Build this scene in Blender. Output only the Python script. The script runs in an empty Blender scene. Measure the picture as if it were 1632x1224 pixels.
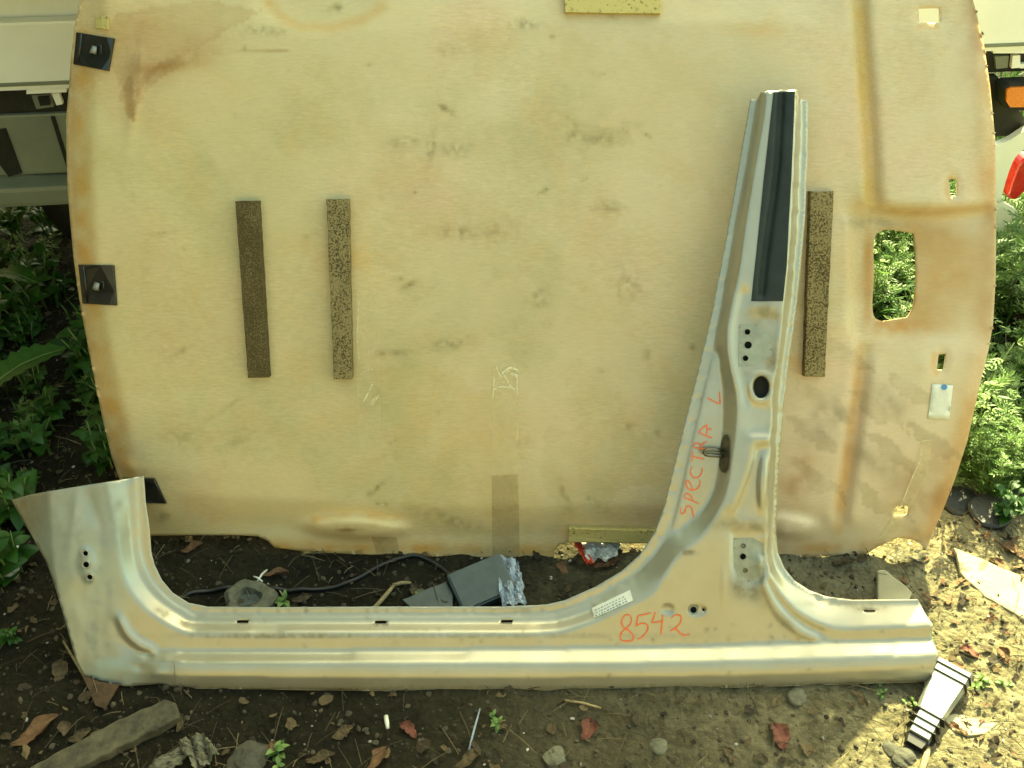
import bpy, bmesh, math, random
import numpy as np
from mathutils import Vector, Matrix
from mathutils.geometry import delaunay_2d_cdt
R = math.radians
random.seed(7)
rng = np.random.default_rng(7)
scene = bpy.context.scene

# ---------------------------------------------------------------- camera, sky, sun, exposure
PITCH = R(40); CAMZ = 1.6; FPX = 1600.0
cam_data = bpy.data.cameras.new('camera'); cam = bpy.data.objects.new('camera', cam_data)
scene.collection.objects.link(cam); scene.camera = cam
cam.location = (0, 0, CAMZ); cam.rotation_euler = (R(90) - PITCH, 0, 0)
cam_data.sensor_width = 36; cam_data.lens = 36 * FPX / 1632
cam_data.clip_start = 0.02; cam_data.clip_end = 500
cam_data.dof.use_dof = False

SUN = Vector((0.42, 1.10, 1.0)).normalized()
world = bpy.data.worlds.new('World'); scene.world = world; world.use_nodes = True
wn = world.node_tree; wn.nodes.clear()
sky = wn.nodes.new('ShaderNodeTexSky'); sky.sky_type = 'NISHITA'; sky.sun_disc = False
sky.sun_elevation = math.asin(SUN.z); sky.sun_rotation = math.atan2(SUN.x, SUN.y)
sky.dust_density = 3.0; sky.ozone_density = 0.6; sky.air_density = 1.0
bg = wn.nodes.new('ShaderNodeBackground'); bg.inputs['Strength'].default_value = 0.15
wo = wn.nodes.new('ShaderNodeOutputWorld')
wn.links.new(sky.outputs[0], bg.inputs[0]); wn.links.new(bg.outputs[0], wo.inputs[0])
sl = bpy.data.lights.new('sun', 'SUN'); sl.energy = 5.0; sl.angle = R(0.5); sl.color = (1.0, 0.93, 0.80)
so = bpy.data.objects.new('sun', sl); scene.collection.objects.link(so)
so.rotation_euler = SUN.to_track_quat('Z', 'Y').to_euler(); so.location = (3, 6, 8)
vs = scene.view_settings
vs.view_transform = 'Standard'; vs.look = 'None'; vs.gamma = 1.0; vs.use_curve_mapping = False
vs.exposure = 2.38
vs.use_white_balance = True; vs.white_balance_temperature = 10800; vs.white_balance_tint = -23

# ---------------------------------------------------------------- helpers
FWD = Vector((0, math.cos(PITCH), -math.sin(PITCH))); UP = Vector((0, math.sin(PITCH), math.cos(PITCH)))
CAM = Vector((0, 0, CAMZ))
def ray(px, py):
    return Vector((1, 0, 0)) * ((px - 816) / FPX) + FWD + UP * (-(py - 612) / FPX)
def on_plane(px, py, p0, n):
    d = ray(px, py)
    return CAM + d * ((p0 - CAM).dot(n) / d.dot(n))
def G(px, py, z=0.0):                      # point on level z seen at a pixel of the photo
    return on_plane(px, py, Vector((0, 0, z)), Vector((0, 0, 1)))

def link(o, parent=None):
    scene.collection.objects.link(o)
    if parent is not None: o.parent = parent
    return o
def tag(o, label=None, cat=None, group=None, kind=None):
    if label: o['label'] = label
    if cat: o['category'] = cat
    if group: o['group'] = group
    if kind: o['kind'] = kind
    return o
def empty(name, loc=(0, 0, 0), rz=0.0):
    o = bpy.data.objects.new(name, None); o.location = loc; o.rotation_euler = (0, 0, rz); o.empty_display_size = .05
    return link(o)
def mesh_obj(name, verts, faces, mat, parent=None, smooth=True, solid=0.0, keep=False):
    me = bpy.data.meshes.new(name)
    if parent is not None and not keep:
        verts = [Vector(v) - parent.location for v in verts]
    me.from_pydata([tuple(v) for v in verts], [], [tuple(int(i) for i in f) for f in faces])
    me.validate(); me.update()
    if smooth: me.polygons.foreach_set('use_smooth', [True] * len(me.polygons))
    me.materials.append(mat)
    o = bpy.data.objects.new(name, me)
    if solid:
        m = o.modifiers.new('s', 'SOLIDIFY'); m.thickness = solid; m.offset = -1; m.use_even_offset = False
    return link(o, parent)
class MB:
    def __init__(s): s.v = []; s.f = []
    def add(s, vs, fs):
        b = len(s.v); s.v += [Vector(x) for x in vs]; s.f += [[b + i for i in f] for f in fs]; return s
    def box(s, c, h, rot=None, bev=0.0):
        c = Vector(c); hx, hy, hz = h
        if bev > 0:
            bm = bmesh.new(); bmesh.ops.create_cube(bm, size=2.0)
            for v in bm.verts: v.co = Vector((v.co.x * hx, v.co.y * hy, v.co.z * hz))
            bmesh.ops.bevel(bm, geom=bm.edges[:], offset=bev, segments=2, affect='EDGES', profile=0.7)
            vs = [v.co.copy() for v in bm.verts]; bm.verts.index_update(); fs = [[v.index for v in f.verts] for f in bm.faces]; bm.free()
        else:
            vs = [Vector((x * hx, y * hy, z * hz)) for x in (-1, 1) for y in (-1, 1) for z in (-1, 1)]
            fs = [(0, 1, 3, 2), (4, 6, 7, 5), (0, 4, 5, 1), (2, 3, 7, 6), (0, 2, 6, 4), (1, 5, 7, 3)]
        if rot is not None: vs = [rot @ v for v in vs]
        return s.add([c + v for v in vs], fs)
    def prism(s, top, bot):
        n = len(top); vs = list(top) + list(bot)
        return s.add(vs, [list(range(n)), list(range(2 * n - 1, n - 1, -1))] + [[i, n + i, n + (i + 1) % n, (i + 1) % n] for i in range(n)])
    def tube(s, pts, rad, n=8, caps=True):
        pts = [Vector(p) for p in pts]; m = len(pts); rr = rad if isinstance(rad, (list, tuple)) else [rad] * m
        b = len(s.v); prev = Vector((0.13, 0.2, 0.97))
        for i, p in enumerate(pts):
            t = (pts[min(i + 1, m - 1)] - pts[max(i - 1, 0)]).normalized()
            a = (prev - t * prev.dot(t))
            if a.length < 1e-3: a = Vector((1, 0, 0)) - t * t.x
            a.normalize(); c = t.cross(a); prev = a
            for k in range(n):
                q = 2 * math.pi * k / n
                s.v.append(p + (a * math.cos(q) + c * math.sin(q)) * rr[i])
        for i in range(m - 1):
            for k in range(n):
                s.f.append([b + i * n + k, b + i * n + (k + 1) % n, b + (i + 1) * n + (k + 1) % n, b + (i + 1) * n + k])
        if caps:
            s.f.append([b + k for k in range(n)][::-1]); s.f.append([b + (m - 1) * n + k for k in range(n)])
        return s
    def build(s, name, mat, parent=None, smooth=False, solid=0.0):
        return mesh_obj(name, s.v, s.f, mat, parent, smooth, solid)

# numpy value noise (for shapes, dents and stain outlines)
def vnoise(x, y, scale, seed):
    r = np.random.default_rng(seed).random((64, 64))
    u = np.asarray(x, float) / scale; v = np.asarray(y, float) / scale
    iu = np.floor(u).astype(int); iv = np.floor(v).astype(int); fu = u - iu; fv = v - iv
    fu = fu * fu * (3 - 2 * fu); fv = fv * fv * (3 - 2 * fv)
    g = lambda a, b: r[a % 64, b % 64]
    return (g(iu, iv) * (1 - fu) + g(iu + 1, iv) * fu) * (1 - fv) + (g(iu, iv + 1) * (1 - fu) + g(iu + 1, iv + 1) * fu) * fv
def fbm(x, y, scale, seed, oct=4):
    t = 0; a = 1; s = 0
    for k in range(oct):
        t = t + a * vnoise(x, y, scale / 2 ** k, seed + k); s += a; a *= .5
    return t / s
def in_poly(x, y, poly):
    x = np.asarray(x, float); y = np.asarray(y, float); ins = np.zeros(x.shape, bool); n = len(poly)
    for i in range(n):
        x0, y0 = poly[i][:2]; x1, y1 = poly[(i + 1) % n][:2]
        if y0 == y1: continue
        c = ((y0 > y) != (y1 > y)) & (x < (x1 - x0) * (y - y0) / (y1 - y0) + x0); ins ^= c
    return ins
def dense(poly, step, closed=True):
    out = []; n = len(poly)
    for i in range(n if closed else n - 1):
        a = np.array(poly[i], float); b = np.array(poly[(i + 1) % n], float)
        k = max(1, int(round(np.hypot(*(b - a)[:2]) / step)))
        for j in range(k): out.append(tuple(a + (b - a) * j / k))
    if not closed: out.append(tuple(map(float, poly[-1])))
    return out
def spline(pts, step=6, closed=False):      # Catmull-Rom through points (any dimension)
    P = [np.array(p, float) for p in pts]; n = len(P); out = []
    for i in range(n if closed else n - 1):
        if closed: a, b, c, d = P[(i - 1) % n], P[i], P[(i + 1) % n], P[(i + 2) % n]
        else: a, b, c, d = P[max(i - 1, 0)], P[i], P[i + 1], P[min(i + 2, n - 1)]
        k = max(1, int(round(np.hypot(*(c - b)[:2]) / step)))
        for j in range(k):
            t = j / k
            out.append(tuple(0.5 * ((2 * b) + (c - a) * t + (2 * a - 5 * b + 4 * c - d) * t * t + (3 * b - a - 3 * c + d) * t ** 3)))
    if not closed: out.append(tuple(P[-1]))
    return out
def ellipse(cx, cy, rx, ry, n=20, rot=0.0):
    return [(cx + rx * math.cos(a) * math.cos(rot) - ry * math.sin(a) * math.sin(rot), cy + rx * math.cos(a) * math.sin(rot) + ry * math.sin(a) * math.cos(rot)) for a in [2 * math.pi * k / n for k in range(n)]]

class Surf:
    """A sheet: heights H over a leaning plane, interpolated between creases of known height."""
    def __init__(s, p0, n, box, cell=2.0):
        s.p0 = Vector(p0); s.n = Vector(n).normalized(); s.box = box; s.cell = cell
        s.w = int((box[2] - box[0]) / cell) + 1; s.h = int((box[3] - box[1]) / cell) + 1
        s.lines = []; s.H = np.zeros((s.h, s.w))
    def line(s, pts, h=None, closed=False, smooth=True):
        p = [(q[0], q[1], q[2] if h is None else h) for q in pts]
        s.lines.append(spline(p, 2.0, closed) if smooth else dense(p, 1.0, closed))
    def solve(s, blur=1.2):
        levels = [8, 4, 2, 1]; H = None
        for L in levels:
            w = (s.w + L - 1) // L + 1; h = (s.h + L - 1) // L + 1
            acc = np.zeros((h, w)); cnt = np.zeros((h, w))
            for ln in s.lines:
                a = np.array(ln); xi = np.rint((a[:, 0] - s.box[0]) / s.cell / L).astype(int); yi = np.rint((a[:, 1] - s.box[1]) / s.cell / L).astype(int)
                ok = (xi >= 0) & (xi < w) & (yi >= 0) & (yi < h)
                np.add.at(acc, (yi[ok], xi[ok]), a[ok, 2]); np.add.at(cnt, (yi[ok], xi[ok]), 1)
            m = cnt > 0; val = np.where(m, acc / np.maximum(cnt, 1), 0)
            if H is None: H = np.full((h, w), 0.015)
            else:
                yy, xx = np.mgrid[0:h, 0:w]; yy = np.minimum(yy / 2, H.shape[0] - 1.001); xx = np.minimum(xx / 2, H.shape[1] - 1.001)
                y0 = yy.astype(int); x0 = xx.astype(int); fy = yy - y0; fx = xx - x0
                H = (H[y0, x0] * (1 - fx) + H[y0, x0 + 1] * fx) * (1 - fy) + (H[y0 + 1, x0] * (1 - fx) + H[y0 + 1, x0 + 1] * fx) * fy
            for it in range({8: 1500, 4: 500, 2: 220, 1: 130}[L]):
                H[m] = val[m]
                P = np.pad(H, 1, mode='edge'); H = 0.25 * (P[:-2, 1:-1] + P[2:, 1:-1] + P[1:-1, :-2] + P[1:-1, 2:])
            H[m] = val[m]
        s.H = s.gblur(H[:s.h, :s.w], blur)
    @staticmethod
    def gblur(H, sg):
        r = int(3 * sg + 1); k = np.exp(-0.5 * (np.arange(-r, r + 1) / sg) ** 2); k /= k.sum()
        for ax in (0, 1):
            P = np.pad(H, [(r, r) if a == ax else (0, 0) for a in (0, 1)], mode='edge'); o = np.zeros_like(H)
            for i, kk in enumerate(k): o += kk * (P[i:i + H.shape[0], :] if ax == 0 else P[:, i:i + H.shape[1]])
            H = o
        return H
    def grid(s):
        yy, xx = np.mgrid[0:s.h, 0:s.w]; return xx * s.cell + s.box[0], yy * s.cell + s.box[1]
    def gauss(s, cx, cy, rx, ry, amp, rot=0.0, p=2.0):
        X, Y = s.grid(); dx = X - cx; dy = Y - cy; c, q = math.cos(rot), math.sin(rot)
        u = (dx * c + dy * q) / rx; v = (-dx * q + dy * c) / ry
        s.H += amp * np.exp(-(u * u + v * v) ** (p / 2))
    def height(s, px, py):
        px = np.asarray(px, float); py = np.asarray(py, float)
        u = np.clip((px - s.box[0]) / s.cell, 0, s.w - 1.001); v = np.clip((py - s.box[1]) / s.cell, 0, s.h - 1.001)
        i = v.astype(int); j = u.astype(int); fy = v - i; fx = u - j; H = s.H
        return (H[i, j] * (1 - fx) + H[i, j + 1] * fx) * (1 - fy) + (H[i + 1, j] * (1 - fx) + H[i + 1, j + 1] * fx) * fy
    def pt(s, px, py, dh=0.0):
        return on_plane(px, py, s.p0 + s.n * (float(s.height(px, py)) + dh), s.n)
    def pts(s, px, py, dh=0.0):
        h = s.height(px, py) + dh; n = np.array(s.n); p0 = np.array(s.p0); C = np.array(CAM)
        D = np.outer((px - 816) / FPX, [1, 0, 0]) + np.array(FWD) + np.outer(-(py - 612) / FPX, np.array(UP))
        t = ((p0 - C) @ n + h) / (D @ n)
        return C + D * t[:, None]
    def sheet(s, name, outline, holes, step, mat, parent, solid, bstep=None, dh=0.0, jitter=0.0):
        bs = bstep or step; loops = [dense(outline, bs)] + [list(h) for h in holes]
        P = []; E = []
        for lp in loops:
            b = len(P); P += [(q[0], q[1]) for q in lp]; E += [(b + i, b + (i + 1) % len(lp)) for i in range(len(lp))]
        x0 = min(p[0] for p in loops[0]); x1 = max(p[0] for p in loops[0]); y0 = min(p[1] for p in loops[0]); y1 = max(p[1] for p in loops[0])
        gx, gy = np.meshgrid(np.arange(x0, x1, step), np.arange(y0, y1, step)); gx = gx.astype(float); gx[1::2] += step / 2; gx = gx.ravel(); gy = gy.ravel()
        ok = in_poly(gx, gy, loops[0])
        for h in holes: ok &= ~in_poly(gx, gy, h)
        bp = np.array(P); gx = gx[ok]; gy = gy[ok]; keep = np.ones(len(gx), bool)
        for c in range(0, len(gx), 4000):
            d = np.min((gx[c:c + 4000, None] - bp[None, :, 0]) ** 2 + (gy[c:c + 4000, None] - bp[None, :, 1]) ** 2, axis=1); keep[c:c + 4000] = d > (step * .55) ** 2
        P += list(zip(gx[keep].tolist(), gy[keep].tolist()))
        r = delaunay_2d_cdt([Vector(p) for p in P], E, [], 0, 1e-4)
        V = np.array([(v.x, v.y) for v in r[0]]); F = np.array([f for f in r[2] if len(f) == 3])
        c = V[F].mean(axis=1); ok = in_poly(c[:, 0], c[:, 1], loops[0])
        for h in holes: ok &= ~in_poly(c[:, 0], c[:, 1], h)
        F = F[ok]
        W = s.pts(V[:, 0], V[:, 1], dh)
        # orient to the normal
        f0 = F[0]; nn = np.cross(W[f0[1]] - W[f0[0]], W[f0[2]] - W[f0[0]])
        if nn @ np.array(s.n) < 0: F = F[:, ::-1]
        o = mesh_obj(name, W.tolist(), F.tolist(), mat, parent, True, solid)
        return o, V
    def patch(s, name, poly, mat, parent, dh=0.0006, step=5, solid=0.0):
        return s.sheet(name, poly, [], step, mat, parent, solid, dh=dh)[0]
    def ribbon(s, mb, pts, w, dh=0.0008, taper=True):
        p = spline(pts, 3.0); n = len(p); L = []; Rr = []
        for i in range(n):
            a = np.array(p[max(i - 1, 0)][:2]); b = np.array(p[min(i + 1, n - 1)][:2]); t = b - a; t = t / (np.hypot(*t) + 1e-6)
            ww = w * (0.5 + 0.5 * min(1, 3 * min(i, n - 1 - i) / n + .35)) * (0.85 + 0.3 * random.random()) if taper else w
            q = np.array(p[i][:2]); nrm = np.array([-t[1], t[0]])
            L.append(s.pt(*(q + nrm * ww / 2), dh)); Rr.append(s.pt(*(q - nrm * ww / 2), dh))
        mb.add(L + Rr, [[i, i + 1, n + i + 1, n + i] for i in range(n - 1)])
def set_colors(o, name, rgb):
    a = o.data.color_attributes.new(name, 'FLOAT_COLOR', 'POINT')
    c = np.ones((len(o.data.vertices), 4)); c[:, :3] = rgb; a.data.foreach_set('color', c.ravel())

# ---------------------------------------------------------------- materials
def material(name):
    m = bpy.data.materials.new(name); m.use_nodes = True; nt = m.node_tree
    return m, nt, nt.nodes['Principled BSDF']
def N(nt, t, **kw):
    n = nt.nodes.new(t)
    for k, v in kw.items(): setattr(n, k, v)
    return n
def noise(nt, scale, detail=5, rough=0.6, vec=None, coord='Object', dist=0.0):
    n = N(nt, 'ShaderNodeTexNoise'); n.inputs['Scale'].default_value = scale; n.inputs['Detail'].default_value = detail
    n.inputs['Roughness'].default_value = rough; n.inputs['Distortion'].default_value = dist
    if vec is None:
        tc = N(nt, 'ShaderNodeTexCoord'); vec = tc.outputs[coord]
    nt.links.new(vec, n.inputs['Vector']); return n
def ramp(nt, src, stops):
    r = N(nt, 'ShaderNodeValToRGB'); e = r.color_ramp.elements
    while len(e) < len(stops): e.new(0.5)
    for x, (p, c) in zip(e, stops): x.position = p; x.color = (c[0], c[1], c[2], 1) if hasattr(c, '__len__') else (c, c, c, 1)
    nt.links.new(src, r.inputs['Fac']); return r
def mix(nt, fac, a, b, mode='MIX'):
    m = N(nt, 'ShaderNodeMix', data_type='RGBA', blend_type=mode)
    for sock, val in ((m.inputs['Factor'], fac), (m.inputs['A'], a), (m.inputs['B'], b)):
        pass
    def put(sock, val):
        if hasattr(val, 'is_output'): nt.links.new(val, sock)
        elif hasattr(val, '__len__'): sock.default_value = (val[0], val[1], val[2], 1)
        else: sock.default_value = val
    put(m.inputs[0], fac); put(m.inputs[6], a); put(m.inputs[7], b)
    return m.outputs[2]
def bump(nt, b, h, strength=0.3, dist=0.002):
    n = N(nt, 'ShaderNodeBump'); n.inputs['Strength'].default_value = strength; n.inputs['Distance'].default_value = dist
    nt.links.new(h, n.inputs['Height']); nt.links.new(n.outputs[0], b.inputs['Normal']); return n
def simple(name, col, rough=0.6, metal=0.0, var=0.25, scale=40, bstr=0.2, bdist=0.001, spec=0.5, **kw):
    m, nt, b = material(name)
    n = noise(nt, scale); dark = [c * (1 - var) for c in col]; lite = [min(1, c * (1 + var)) for c in col]
    r = ramp(nt, n.outputs[0], [(0.3, dark), (0.7, lite)])
    nt.links.new(r.outputs[0], b.inputs['Base Color']); b.inputs['Roughness'].default_value = rough; b.inputs['Metallic'].default_value = metal
    b.inputs['Specular IOR Level'].default_value = spec
    if bstr: bump(nt, b, n.outputs[0], bstr, bdist)
    for k, v in kw.items(): b.inputs[k.replace('_', ' ')].default_value = v
    return m
def mat_headliner():
    m, nt, b = material('moulded_fibre')
    tc = N(nt, 'ShaderNodeTexCoord'); mp = N(nt, 'ShaderNodeMapping'); mp.inputs['Scale'].default_value = (1, 5, 5); nt.links.new(tc.outputs['Object'], mp.inputs['Vector'])
    big = noise(nt, 3.2, 4, .55); fib = noise(nt, 55, 6, .7, mp.outputs[0]); fine = noise(nt, 420, 3, .6); mid = noise(nt, 14, 6, .65)
    base = ramp(nt, big.outputs[0], [(0.35, (0.50, 0.42, 0.225)), (0.5, (0.58, 0.475, 0.27)), (0.66, (0.61, 0.455, 0.27))])
    c = mix(nt, ramp(nt, mid.outputs[0], [(0.45, 0.0), (0.75, 0.55)]).outputs[0], base.outputs[0], (0.60, 0.405, 0.19))
    c = mix(nt, 1.0, c, ramp(nt, fib.outputs[0], [(0.3, 0.86), (0.7, 1.08)]).outputs[0], 'MULTIPLY')
    wm = noise(nt, 4.5, 5, .55, dist=.6); c = mix(nt, ramp(nt, wm.outputs[0], [(0.50, 0.0), (0.512, .13), (0.54, 0.0)]).outputs[0], c, (0.42, 0.30, 0.15))
    wp = noise(nt, 2.1, 6, .62, dist=.4); c = mix(nt, ramp(nt, wp.outputs[0], [(0.46, 0.0), (0.50, .38), (0.62, .5)]).outputs[0], c, (0.60, 0.49, 0.29))
    at = N(nt, 'ShaderNodeVertexColor', layer_name='stain')
    c = mix(nt, 1.0, c, at.outputs[0], 'MULTIPLY')
    nt.links.new(c, b.inputs['Base Color']); b.inputs['Roughness'].default_value = 0.62; b.inputs['Specular IOR Level'].default_value = 0.35
    a = N(nt, 'ShaderNodeMath', operation='ADD'); nt.links.new(fib.outputs[0], a.inputs[0]); nt.links.new(fine.outputs[0], a.inputs[1])
    bump(nt, b, a.outputs[0], 0.25, 0.0012); return m
def mat_paint():
    m, nt, b = material('champagne_metal_paint')
    n1 = noise(nt, 9, 6, .65); n2 = noise(nt, 160, 4, .7); n3 = noise(nt, 34, 6, .72)
    at = N(nt, 'ShaderNodeVertexColor', layer_name='dirt_shade'); sep = N(nt, 'ShaderNodeSeparateColor'); nt.links.new(at.outputs[0], sep.inputs[0])
    c0 = mix(nt, ramp(nt, n1.outputs[0], [(0.35, 0.0), (0.7, 1.0)]).outputs[0], (0.37, 0.345, 0.265), (0.33, 0.30, 0.215))
    d = N(nt, 'ShaderNodeMath', operation='MULTIPLY'); nt.links.new(sep.outputs[0], d.inputs[0]); nt.links.new(ramp(nt, n3.outputs[0], [(0.3, 0.35), (0.62, 1.0)]).outputs[0], d.inputs[1])
    sp = N(nt, 'ShaderNodeMath', operation='MAXIMUM'); nt.links.new(d.outputs[0], sp.inputs[0]); nt.links.new(ramp(nt, n2.outputs[0], [(0.70, 0.0), (0.78, 0.45)]).outputs[0], sp.inputs[1])
    c1 = mix(nt, sp.outputs[0], c0, (0.20, 0.165, 0.085))
    c2 = mix(nt, sep.outputs[1], c1, (0.30, 0.35, 0.31))
    nt.links.new(c2, b.inputs['Base Color'])
    r = N(nt, 'ShaderNodeMapRange'); r.inputs['To Min'].default_value = 0.29; r.inputs['To Max'].default_value = 0.72; nt.links.new(sp.outputs[0], r.inputs['Value']); nt.links.new(r.outputs[0], b.inputs['Roughness'])
    r2 = N(nt, 'ShaderNodeMapRange'); r2.inputs['To Min'].default_value = 0.48; r2.inputs['To Max'].default_value = 0.2; nt.links.new(sp.outputs[0], r2.inputs['Value']); nt.links.new(r2.outputs[0], b.inputs['Metallic'])
    b.inputs['Coat Weight'].default_value = 0.25; b.inputs['Coat Roughness'].default_value = 0.12
    bump(nt, b, n3.outputs[0], 0.05, 0.001); return m
def mat_speckled(name, a, c, sc=260, thr=0.5, bs=0.5):
    m, nt, b = material(name); n = noise(nt, sc, 3, .6); n2 = noise(nt, 18, 3)
    t = N(nt, 'ShaderNodeMath', operation='ADD'); nt.links.new(n.outputs[0], t.inputs[0]); 
    t2 = N(nt, 'ShaderNodeMath', operation='MULTIPLY_ADD'); nt.links.new(n2.outputs[0], t2.inputs[0]); t2.inputs[1].default_value = .3; t2.inputs[2].default_value = -.15; nt.links.new(t2.outputs[0], t.inputs[1])
    r = ramp(nt, t.outputs[0], [(thr - .06, a), (thr + .06, c)]); nt.links.new(r.outputs[0], b.inputs['Base Color'])
    b.inputs['Roughness'].default_value = 0.95; b.inputs['Specular IOR Level'].default_value = 0.15; bump(nt, b, n.outputs[0], bs, 0.002); return m
def mat_soil():
    m, nt, b = material('trodden_soil')
    n1 = noise(nt, 1.6, 5, .6); n2 = noise(nt, 22, 8, .72); n3 = noise(nt, 130, 6, .75); n4 = noise(nt, 60, 3, .6)
    tc = N(nt, 'ShaderNodeTexCoord'); vo = N(nt, 'ShaderNodeTexVoronoi'); vo.inputs['Scale'].default_value = 75; nt.links.new(tc.outputs['Object'], vo.inputs['Vector'])
    c = ramp(nt, n2.outputs[0], [(0.28, (0.040, 0.035, 0.020)), (0.5, (0.110, 0.095, 0.055)), (0.72, (0.20, 0.175, 0.11))])
    c2 = mix(nt, ramp(nt, n1.outputs[0], [(0.42, 0.0), (0.62, 1.0)]).outputs[0], c.outputs[0], (0.22, 0.185, 0.11))
    c2 = mix(nt, 0.55, c2, c.outputs[0])
    c3 = mix(nt, ramp(nt, n3.outputs[0], [(0.62, 0.0), (0.72, 0.7)]).outputs[0], c2, (0.30, 0.26, 0.18))
    c3 = mix(nt, ramp(nt, n4.outputs[0], [(0.30, 0.7), (0.42, 0.0)]).outputs[0], c3, (0.035, 0.028, 0.015))
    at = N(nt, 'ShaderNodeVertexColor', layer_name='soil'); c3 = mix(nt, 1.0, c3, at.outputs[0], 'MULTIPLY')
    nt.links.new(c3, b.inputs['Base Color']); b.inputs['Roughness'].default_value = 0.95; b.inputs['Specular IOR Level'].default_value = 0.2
    a = N(nt, 'ShaderNodeMath', operation='ADD'); nt.links.new(n3.outputs[0], a.inputs[0]); nt.links.new(n2.outputs[0], a.inputs[1])
    a2 = N(nt, 'ShaderNodeMath', operation='SUBTRACT'); nt.links.new(a.outputs[0], a2.inputs[0]); nt.links.new(vo.outputs[0], a2.inputs[1])
    bump(nt, b, a2.outputs[0], 1.0, 0.010); return m
def mat_leaf(name, a, b_, trans=0.35, rough=0.5):
    m, nt, b = material(name); oi = N(nt, 'ShaderNodeVertexColor', layer_name='shade'); n = noise(nt, 60, 3)
    c = mix(nt, oi.outputs[0], a, b_); c = mix(nt, 1.0, c, ramp(nt, n.outputs[0], [(0.3, 0.75), (0.7, 1.15)]).outputs[0], 'MULTIPLY')
    nt.links.new(c, b.inputs['Base Color']); b.inputs['Roughness'].default_value = rough
    tr = N(nt, 'ShaderNodeBsdfTranslucent'); nt.links.new(c, tr.inputs[0]); ms = N(nt, 'ShaderNodeMixShader'); ms.inputs[0].default_value = trans
    nt.links.new(b.outputs[0], ms.inputs[1]); nt.links.new(tr.outputs[0], ms.inputs[2]); nt.links.new(ms.outputs[0], nt.nodes['Material Output'].inputs[0]); return m
def mat_film(name, col=(0.8, 0.8, 0.7), alpha=0.25, rough=0.12, sc=60):
    m, nt, b = material(name); b.inputs['Base Color'].default_value = (*col, 1); b.inputs['Roughness'].default_value = rough
    n = noise(nt, sc, 4, .6, dist=1.0); r = ramp(nt, n.outputs[0], [(0.35, alpha * .6), (0.7, min(1, alpha * 1.6))]); nt.links.new(r.outputs[0], b.inputs['Alpha'])
    bump(nt, b, n.outputs[0], 0.5, 0.004); b.inputs['Coat Weight'].default_value = 0.8; b.inputs['Coat Roughness'].default_value = .06; return m

M = {}
M['fibre'] = mat_headliner(); M['paint'] = mat_paint(); M['soil'] = mat_soil()
M['foam_dark'] = mat_speckled('dark_felt', (0.075, 0.055, 0.024), (0.17, 0.13, 0.062), 420, .56)
M['foam_speck'] = mat_speckled('speckled_felt', (0.07, 0.052, 0.023), (0.26, 0.205, 0.10), 300, .47)
M['foam_yellow'] = mat_speckled('yellow_foam', (0.13, 0.10, 0.035), (0.50, 0.40, 0.16), 150, .36, .3)
M['black_plastic'] = simple('black_plastic', (0.012, 0.013, 0.011), .28, 0, .3, 60, .1)
M['tape_black'] = simple('black_sash_film', (0.014, 0.019, 0.015), .5, 0, .25, 30, .06, spec=.3)
M['red'] = simple('red_marker', (0.72, 0.13, 0.045), .55, 0, .3, 420, 0)
M['paper'] = simple('white_paper_label', (0.62, 0.62, 0.52), .6, 0, .08, 60, .05)
M['ink'] = simple('faded_blue_ink', (0.22, 0.26, 0.30), .6, 0, .3, 500, 0)
M['blue'] = simple('blue_sticker', (0.05, 0.22, 0.45), .5, 0, .1, 60, 0)
M['plate'] = simple('bare_grey_hinge_seat', (0.27, 0.28, 0.22), .5, 0.3, .18, 60, .12)
M['steel'] = simple('dark_steel', (0.13, 0.125, 0.10), .32, 0.9, .3, 80, .1)
M['void'] = simple('dark_inner_cavity', (0.012, 0.011, 0.008), .9, 0, .3, 80, .1)
M['rust'] = simple('rusty_metal', (0.060, 0.034, 0.016), .85, 0.2, .45, 70, .5)
M['white_body'] = simple('aged_white_paint', (0.78, 0.79, 0.68), .38, 0, .06, 5, .03, Coat_Weight=.3)
M['grey_body'] = simple('grey_green_metal', (0.17, 0.19, 0.135), .5, 0.1, .14, 8, .08)
M['dark_metal'] = simple('dark_chassis_metal', (0.012, 0.013, 0.009), .6, 0.3, .4, 30, .3)
M['amber'] = simple('amber_lens', (0.85, 0.20, 0.02), .12, 0, .3, 300, .3, Transmission_Weight=.25)
M['redlens'] = simple('red_lens', (0.45, 0.015, 0.02), .12, 0, .25, 120, .15)
M['tape'] = mat_film('clear_tape', (0.72, 0.62, 0.36), .22, .12, 30)
M['tape_aged'] = mat_film('aged_tape', (0.34, 0.25, 0.11), .24, .25, 30)
M['crinkle'] = mat_film('tape_crinkle', (0.85, 0.80, 0.55), .5, .08, 90)
M['cellophane'] = mat_film('crumpled_cellophane', (0.50, 0.58, 0.66), .5, .12, 90)
M['weed'] = mat_leaf('weed_leaf', (0.014, 0.060, 0.006), (0.045, 0.14, 0.018), .35)
M['weed_bright'] = mat_leaf('pale_weed_leaf', (0.075, 0.16, 0.03), (0.22, 0.34, 0.10), .4)
M['stem'] = simple('weed_stem', (0.10, 0.15, 0.045), .7)
M['dry'] = mat_leaf('dry_leaf', (0.025, 0.017, 0.009), (0.15, 0.105, 0.05), .15, .9)
M['dry_orange'] = mat_leaf('dry_orange_leaf', (0.10, 0.045, 0.02), (0.20, 0.11, 0.05), .15, .8)
M['dry_red'] = mat_leaf('dry_red_leaf', (0.12, 0.035, 0.022), (0.18, 0.06, 0.035), .15, .8)
M['straw'] = simple('straw', (0.26, 0.20, 0.10), .8, 0, .4, 100, .2)
M['wood'] = simple('weathered_timber', (0.060, 0.052, 0.030), .85, 0, .6, 45, .5)
M['stone'] = simple('grey_stone', (0.05, 0.048, 0.034), .9, 0, .35, 60, .7, .003)
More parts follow.
